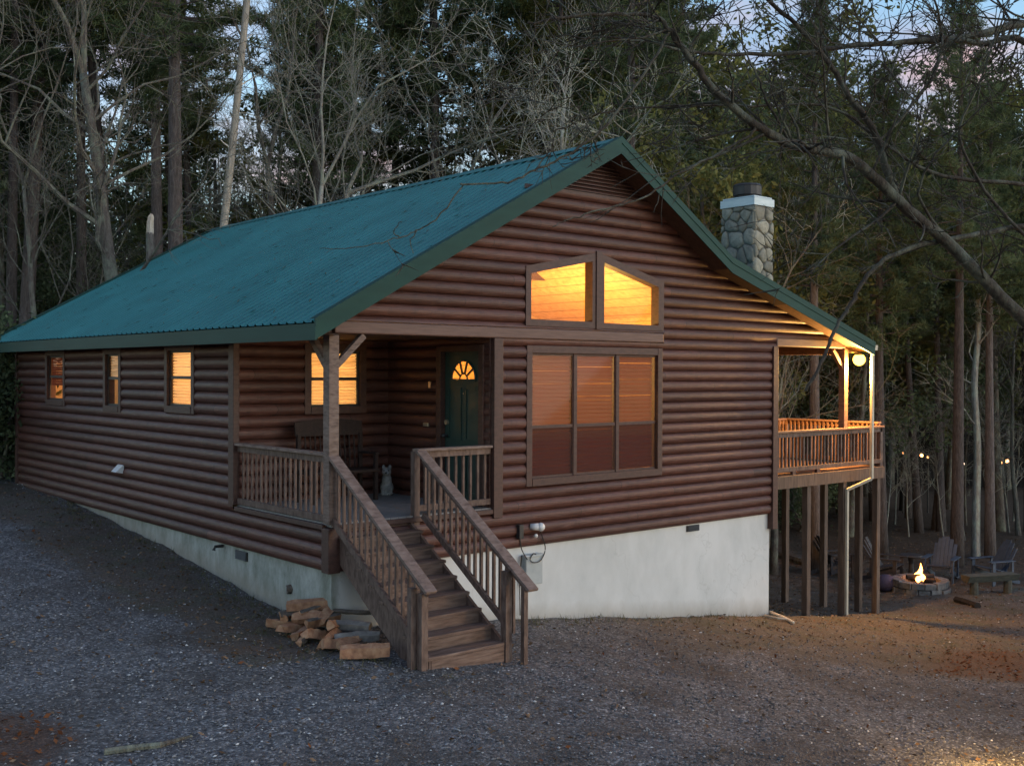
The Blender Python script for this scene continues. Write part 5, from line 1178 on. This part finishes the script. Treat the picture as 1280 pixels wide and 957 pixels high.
# overhanging bare tree rooted just right of the view
qo = random.Random(8); tb_ = gpt(1500, 905); ov = empty('overhanging_tree', tb_); tag(ov, 'lichen spotted bare tree reaching its limbs in from the right', 'tree')
base = Vector(tb_); s = MB(); dpt = (base-CAM).dot(fw)
trunk_pts = [base+Vector((0,0,-.4)), at(1490,700,dpt), at(1470,520,dpt), at(1485,300,dpt), at(1470,80,dpt), at(1490,-150,dpt), at(1480,-420,dpt)]
s.tube([p-base for p in trunk_pts], [.27,.22,.2,.17,.15,.11,.05], 10); s.build('trunk', M['greybark'], ov, smooth=True)
limbs = [ # pixel traces with depth and half width in metres: (points (u,v,depth)), r0, r1
 ([(1472,530,dpt),(1380,480,12.4),(1280,400,12),(1195,312,11.6),(1135,262,11.2),(1065,200,10.8),(990,181,10.5),(945,156,10.3),(900,120,10.1),(862,72,9.9),(838,40,9.8),(818,22,9.7),(740,18,9.4),(660,30,9.2)], .088, .01, 1.0),
 ([(1122,250,11.2),(1110,220,11.1),(1095,170,11),(1065,125,10.9),(1040,85,10.8),(1010,45,10.7),(962,2,10.5),(930,-40,10.4)], .045, .016, 1.0),
 ([(1472,60,dpt),(1380,25,12.3),(1280,30,12),(1215,45,11.8),(1140,52,11.6),(1060,58,11.3),(965,68,11),(880,66,10.7),(790,50,10.4),(700,45,10.2)], .06, .006, 1.1),
 ([(1476,160,dpt),(1380,128,12.2),(1280,52,11.9),(1230,55,11.8),(1184,52,11.7),(1166,95,11.6),(1136,136,11.5),(1104,172,11.4),(1080,190,11.3)], .05, .008, .9),
 ([(1478,300,dpt),(1400,265,12.3),(1280,282,12),(1225,292,11.8),(1155,305,11.5),(1105,326,11.3),(1080,350,11.2),(1062,382,11.1),(1049,402,11),(1030,446,10.9),(1008,488,10.8)], .036, .016, .6),
 ([(945,157,10.3),(938,168,10.25),(890,196,10.1),(850,216,9.9),(805,246,9.7),(752,262,9.5),(712,273,9.4),(690,284,9.3)], .017, .004, .6),
 ([(838,40,9.8),(800,100,9.6),(750,164,9.4),(700,198,9.3),(668,212,9.2),(636,227,9.1),(580,230,9),(577,234,9),(547,271,8.9),(521,288,8.9),(498,297,8.8),(452,309,8.7),(400,311,8.6)], .015, .003, .45),
 ([(521,288,8.9),(514,300,8.9),(517,316,8.9)], .006, .003, .2), ([(498,297,8.8),(493,288,8.8),(501,276,8.8)], .006, .003, .2),
 ([(1280,230,12),(1180,220,11.6),(1120,190,11.4),(1040,135,11),(960,132,10.8),(850,132,10.5),(760,140,10.2),(690,165,10)], .026, .005, .8),
 ([(990,181,10.5),(960,130,10.4),(948,100,10.3),(930,60,10.2),(925,20,10.1)], .016, .006, .8),
 ([(1195,312,11.6),(1150,250,11.2),(1165,200,11),(1210,150,10.8),(1240,120,10.7)], .02, .006, .8),
 ([(1340,440,12.2),(1300,320,12),(1240,250,11.8),(1200,170,11.6),(1230,90,11.5),(1260,0,11.3)], .03, .008, 1.0),
]
s = MB()
for pl, ra, rb, tw in limbs:
    ctrl = [at(*p) for p in pl]; pts = arcpts(ctrl); n = len(pts); pts = [p+rv(qo,.006) for p in pts]; rad = [ra+(rb-ra)*(i/(n-1))**.8 for i in range(n)]
    s.tube([p-base for p in pts], rad, 8 if ra > .03 else 5)
    L = sum((pts[i+1]-pts[i]).length for i in range(n-1)); m_ = int(L*(3.8 if tw > .7 else 1.4)*tw)
    for c in range(m_):
        i = qo.randint(int(n*.2), n-2); dd = (pts[i+1]-pts[i]).normalized(); side = dd.cross(rv(qo)).normalized(); a_ = R(qo.uniform(35,75)); nd = dd*math.cos(a_)+side*math.sin(a_)+Vector((0,0,.15))
        if tw < .7 and (pts[i].z < 2.9 or i > .85*n): continue
        grow(s, pts[i]-base, nd, min(max(rad[i]*.42,.004),.018), qo.uniform(.4,1.5)*min(tw,1) if tw >= .5 else qo.uniform(.1,.3), 2, qo, 4 if tw > .5 else 3, (0,0,4,3), None, .13, .03)
s.build('branches', M['darkbark'], ov, smooth=True)
# distant cabins with lit windows and garden lanterns beyond the wood edge
def far_cabin(u, dep, rz, wd, dp, label, wins):
    x, y = xy(u, dep); e = empty('distant_cabin', (x, y, gz(x, y)), rz); tag(e, label, 'cabin', 'cabins far off between the trees')
    s = MB(); s.box((-wd/2,-dp/2,-.6),(wd/2,dp/2,2.7)); s.prism([(-wd/2,-dp/2,2.7),(-wd/2,dp/2,2.7),(-wd/2,0,4.3)], (wd,0,0)); s.build('wall', M['char'], e)
    s = MB()
    for sy in (-1,1): s.prism([(-wd/2-.5,sy*(dp/2+.5),2.45),(-wd/2-.5,0,4.38),(-wd/2-.5,0,4.52),(-wd/2-.5,sy*(dp/2+.5),2.6)], (wd+1,0,0))
    s.build('roof', M['char'], e)
    for wx, wz, ww, wh, st_ in wins:
        s = MB(); s.box((wx-ww/2-.08,-dp/2-.06,wz-wh/2-.08),(wx+ww/2+.08,-dp/2+.02,wz+wh/2+.08)); w_ = s.build('window', M['trim'], e)
        s = MB(); s.quad((wx-ww/2,-dp/2-.065,wz-wh/2),(wx+ww/2,-dp/2-.065,wz-wh/2),(wx+ww/2,-dp/2-.065,wz+wh/2),(wx-ww/2,-dp/2-.065,wz+wh/2)); s.build('pane', emis('distant_lit_pane', (1,.4,.13), st_*.16), w_)
far_cabin(1180, 63, R(-48), 8, 6, 'dark gabled cabin far off between the trees beyond the deck', [(-2.6,.5,.4,.5,.9),(1.9,.2,.3,.3,.7)])
far_cabin(1272, 66, R(-40), 9, 6, 'dark cabin far off at the right edge with small lit windows', [(-2,2.0,.3,.3,.9),(1.2,.9,.35,.4,.6),(-.6,.3,.3,.5,.6)])
for k, (u, v, dep, lb_) in enumerate(((1129,566,45,'faint warm lantern nearest the outer deck corner'),(1152,569,45,'brightest warm lantern left of the slim trunks'),(1160,571,45.5,'smaller warm lantern beside the brightest one'),(1205,580,44,'pale lantern between the two dark trunks'),
     (1236,576,44,'white lantern first right of the pale slim trunk'),(1242,580,44.5,'amber lantern low beside the white one'),(1252,578,45,'amber lantern second from the right'),(1259,576,44,'bright amber lantern farthest right'),(1240,534,47,'lone lantern high on the slope between the trunks'),(1071,507,44,'tiny white lantern seen over the deck rail'))):
    p = at(u, v, dep); g_ = gz(p.x, p.y); e = empty('garden_lantern', (p.x, p.y, g_)); tag(e, lb_, 'lantern', 'lanterns glowing far off in the woods'); zt = max(p.z-g_, .4)
    s = MB(); s.tube([(0,0,-.2),(0,0,zt-.06)], [.03,.025], 6); s.lathe([(.11,zt+.1),(.02,zt+.2),(0,zt+.2)], (0,0,0), 8); s.build('lamp_post', M['black'], e)
    s = MB(); s.ball((0,0,zt), .075 if k in (1,4,7) else .05, 8); s.build('lamp_globe', emis('lantern_globe', (1,.4,.13) if k not in (3,4,9) else (1,.7,.5), 2.4 if k in (1,7) else 1.5), e, smooth=True)

# low path light just outside the view at the lower right; its pool of light reaches into the picture
pp = gpt(1300, 992); pl_ = empty('path_light', pp); tag(pl_, 'low black path light beside the gravel at the lower right', 'lamp')
b_ = MB(); b_.tube([(0,0,-.1),(0,0,.5)], [.025,.02], 8); b_.lathe([(.16,.6),(.13,.66),(.03,.7),(0,.7)], (0,0,0), 14); b_.build('lamp_post', M['black'], pl_)
b_ = MB(); b_.ball((0,0,.56),.05,10); b_.build('bulb', emis('path_bulb', (1,.55,.15), 20), pl_, smooth=True)
lamp('path_lamp', pp+Vector((0,0,.42)), 120, (1,.55,.14), .05)
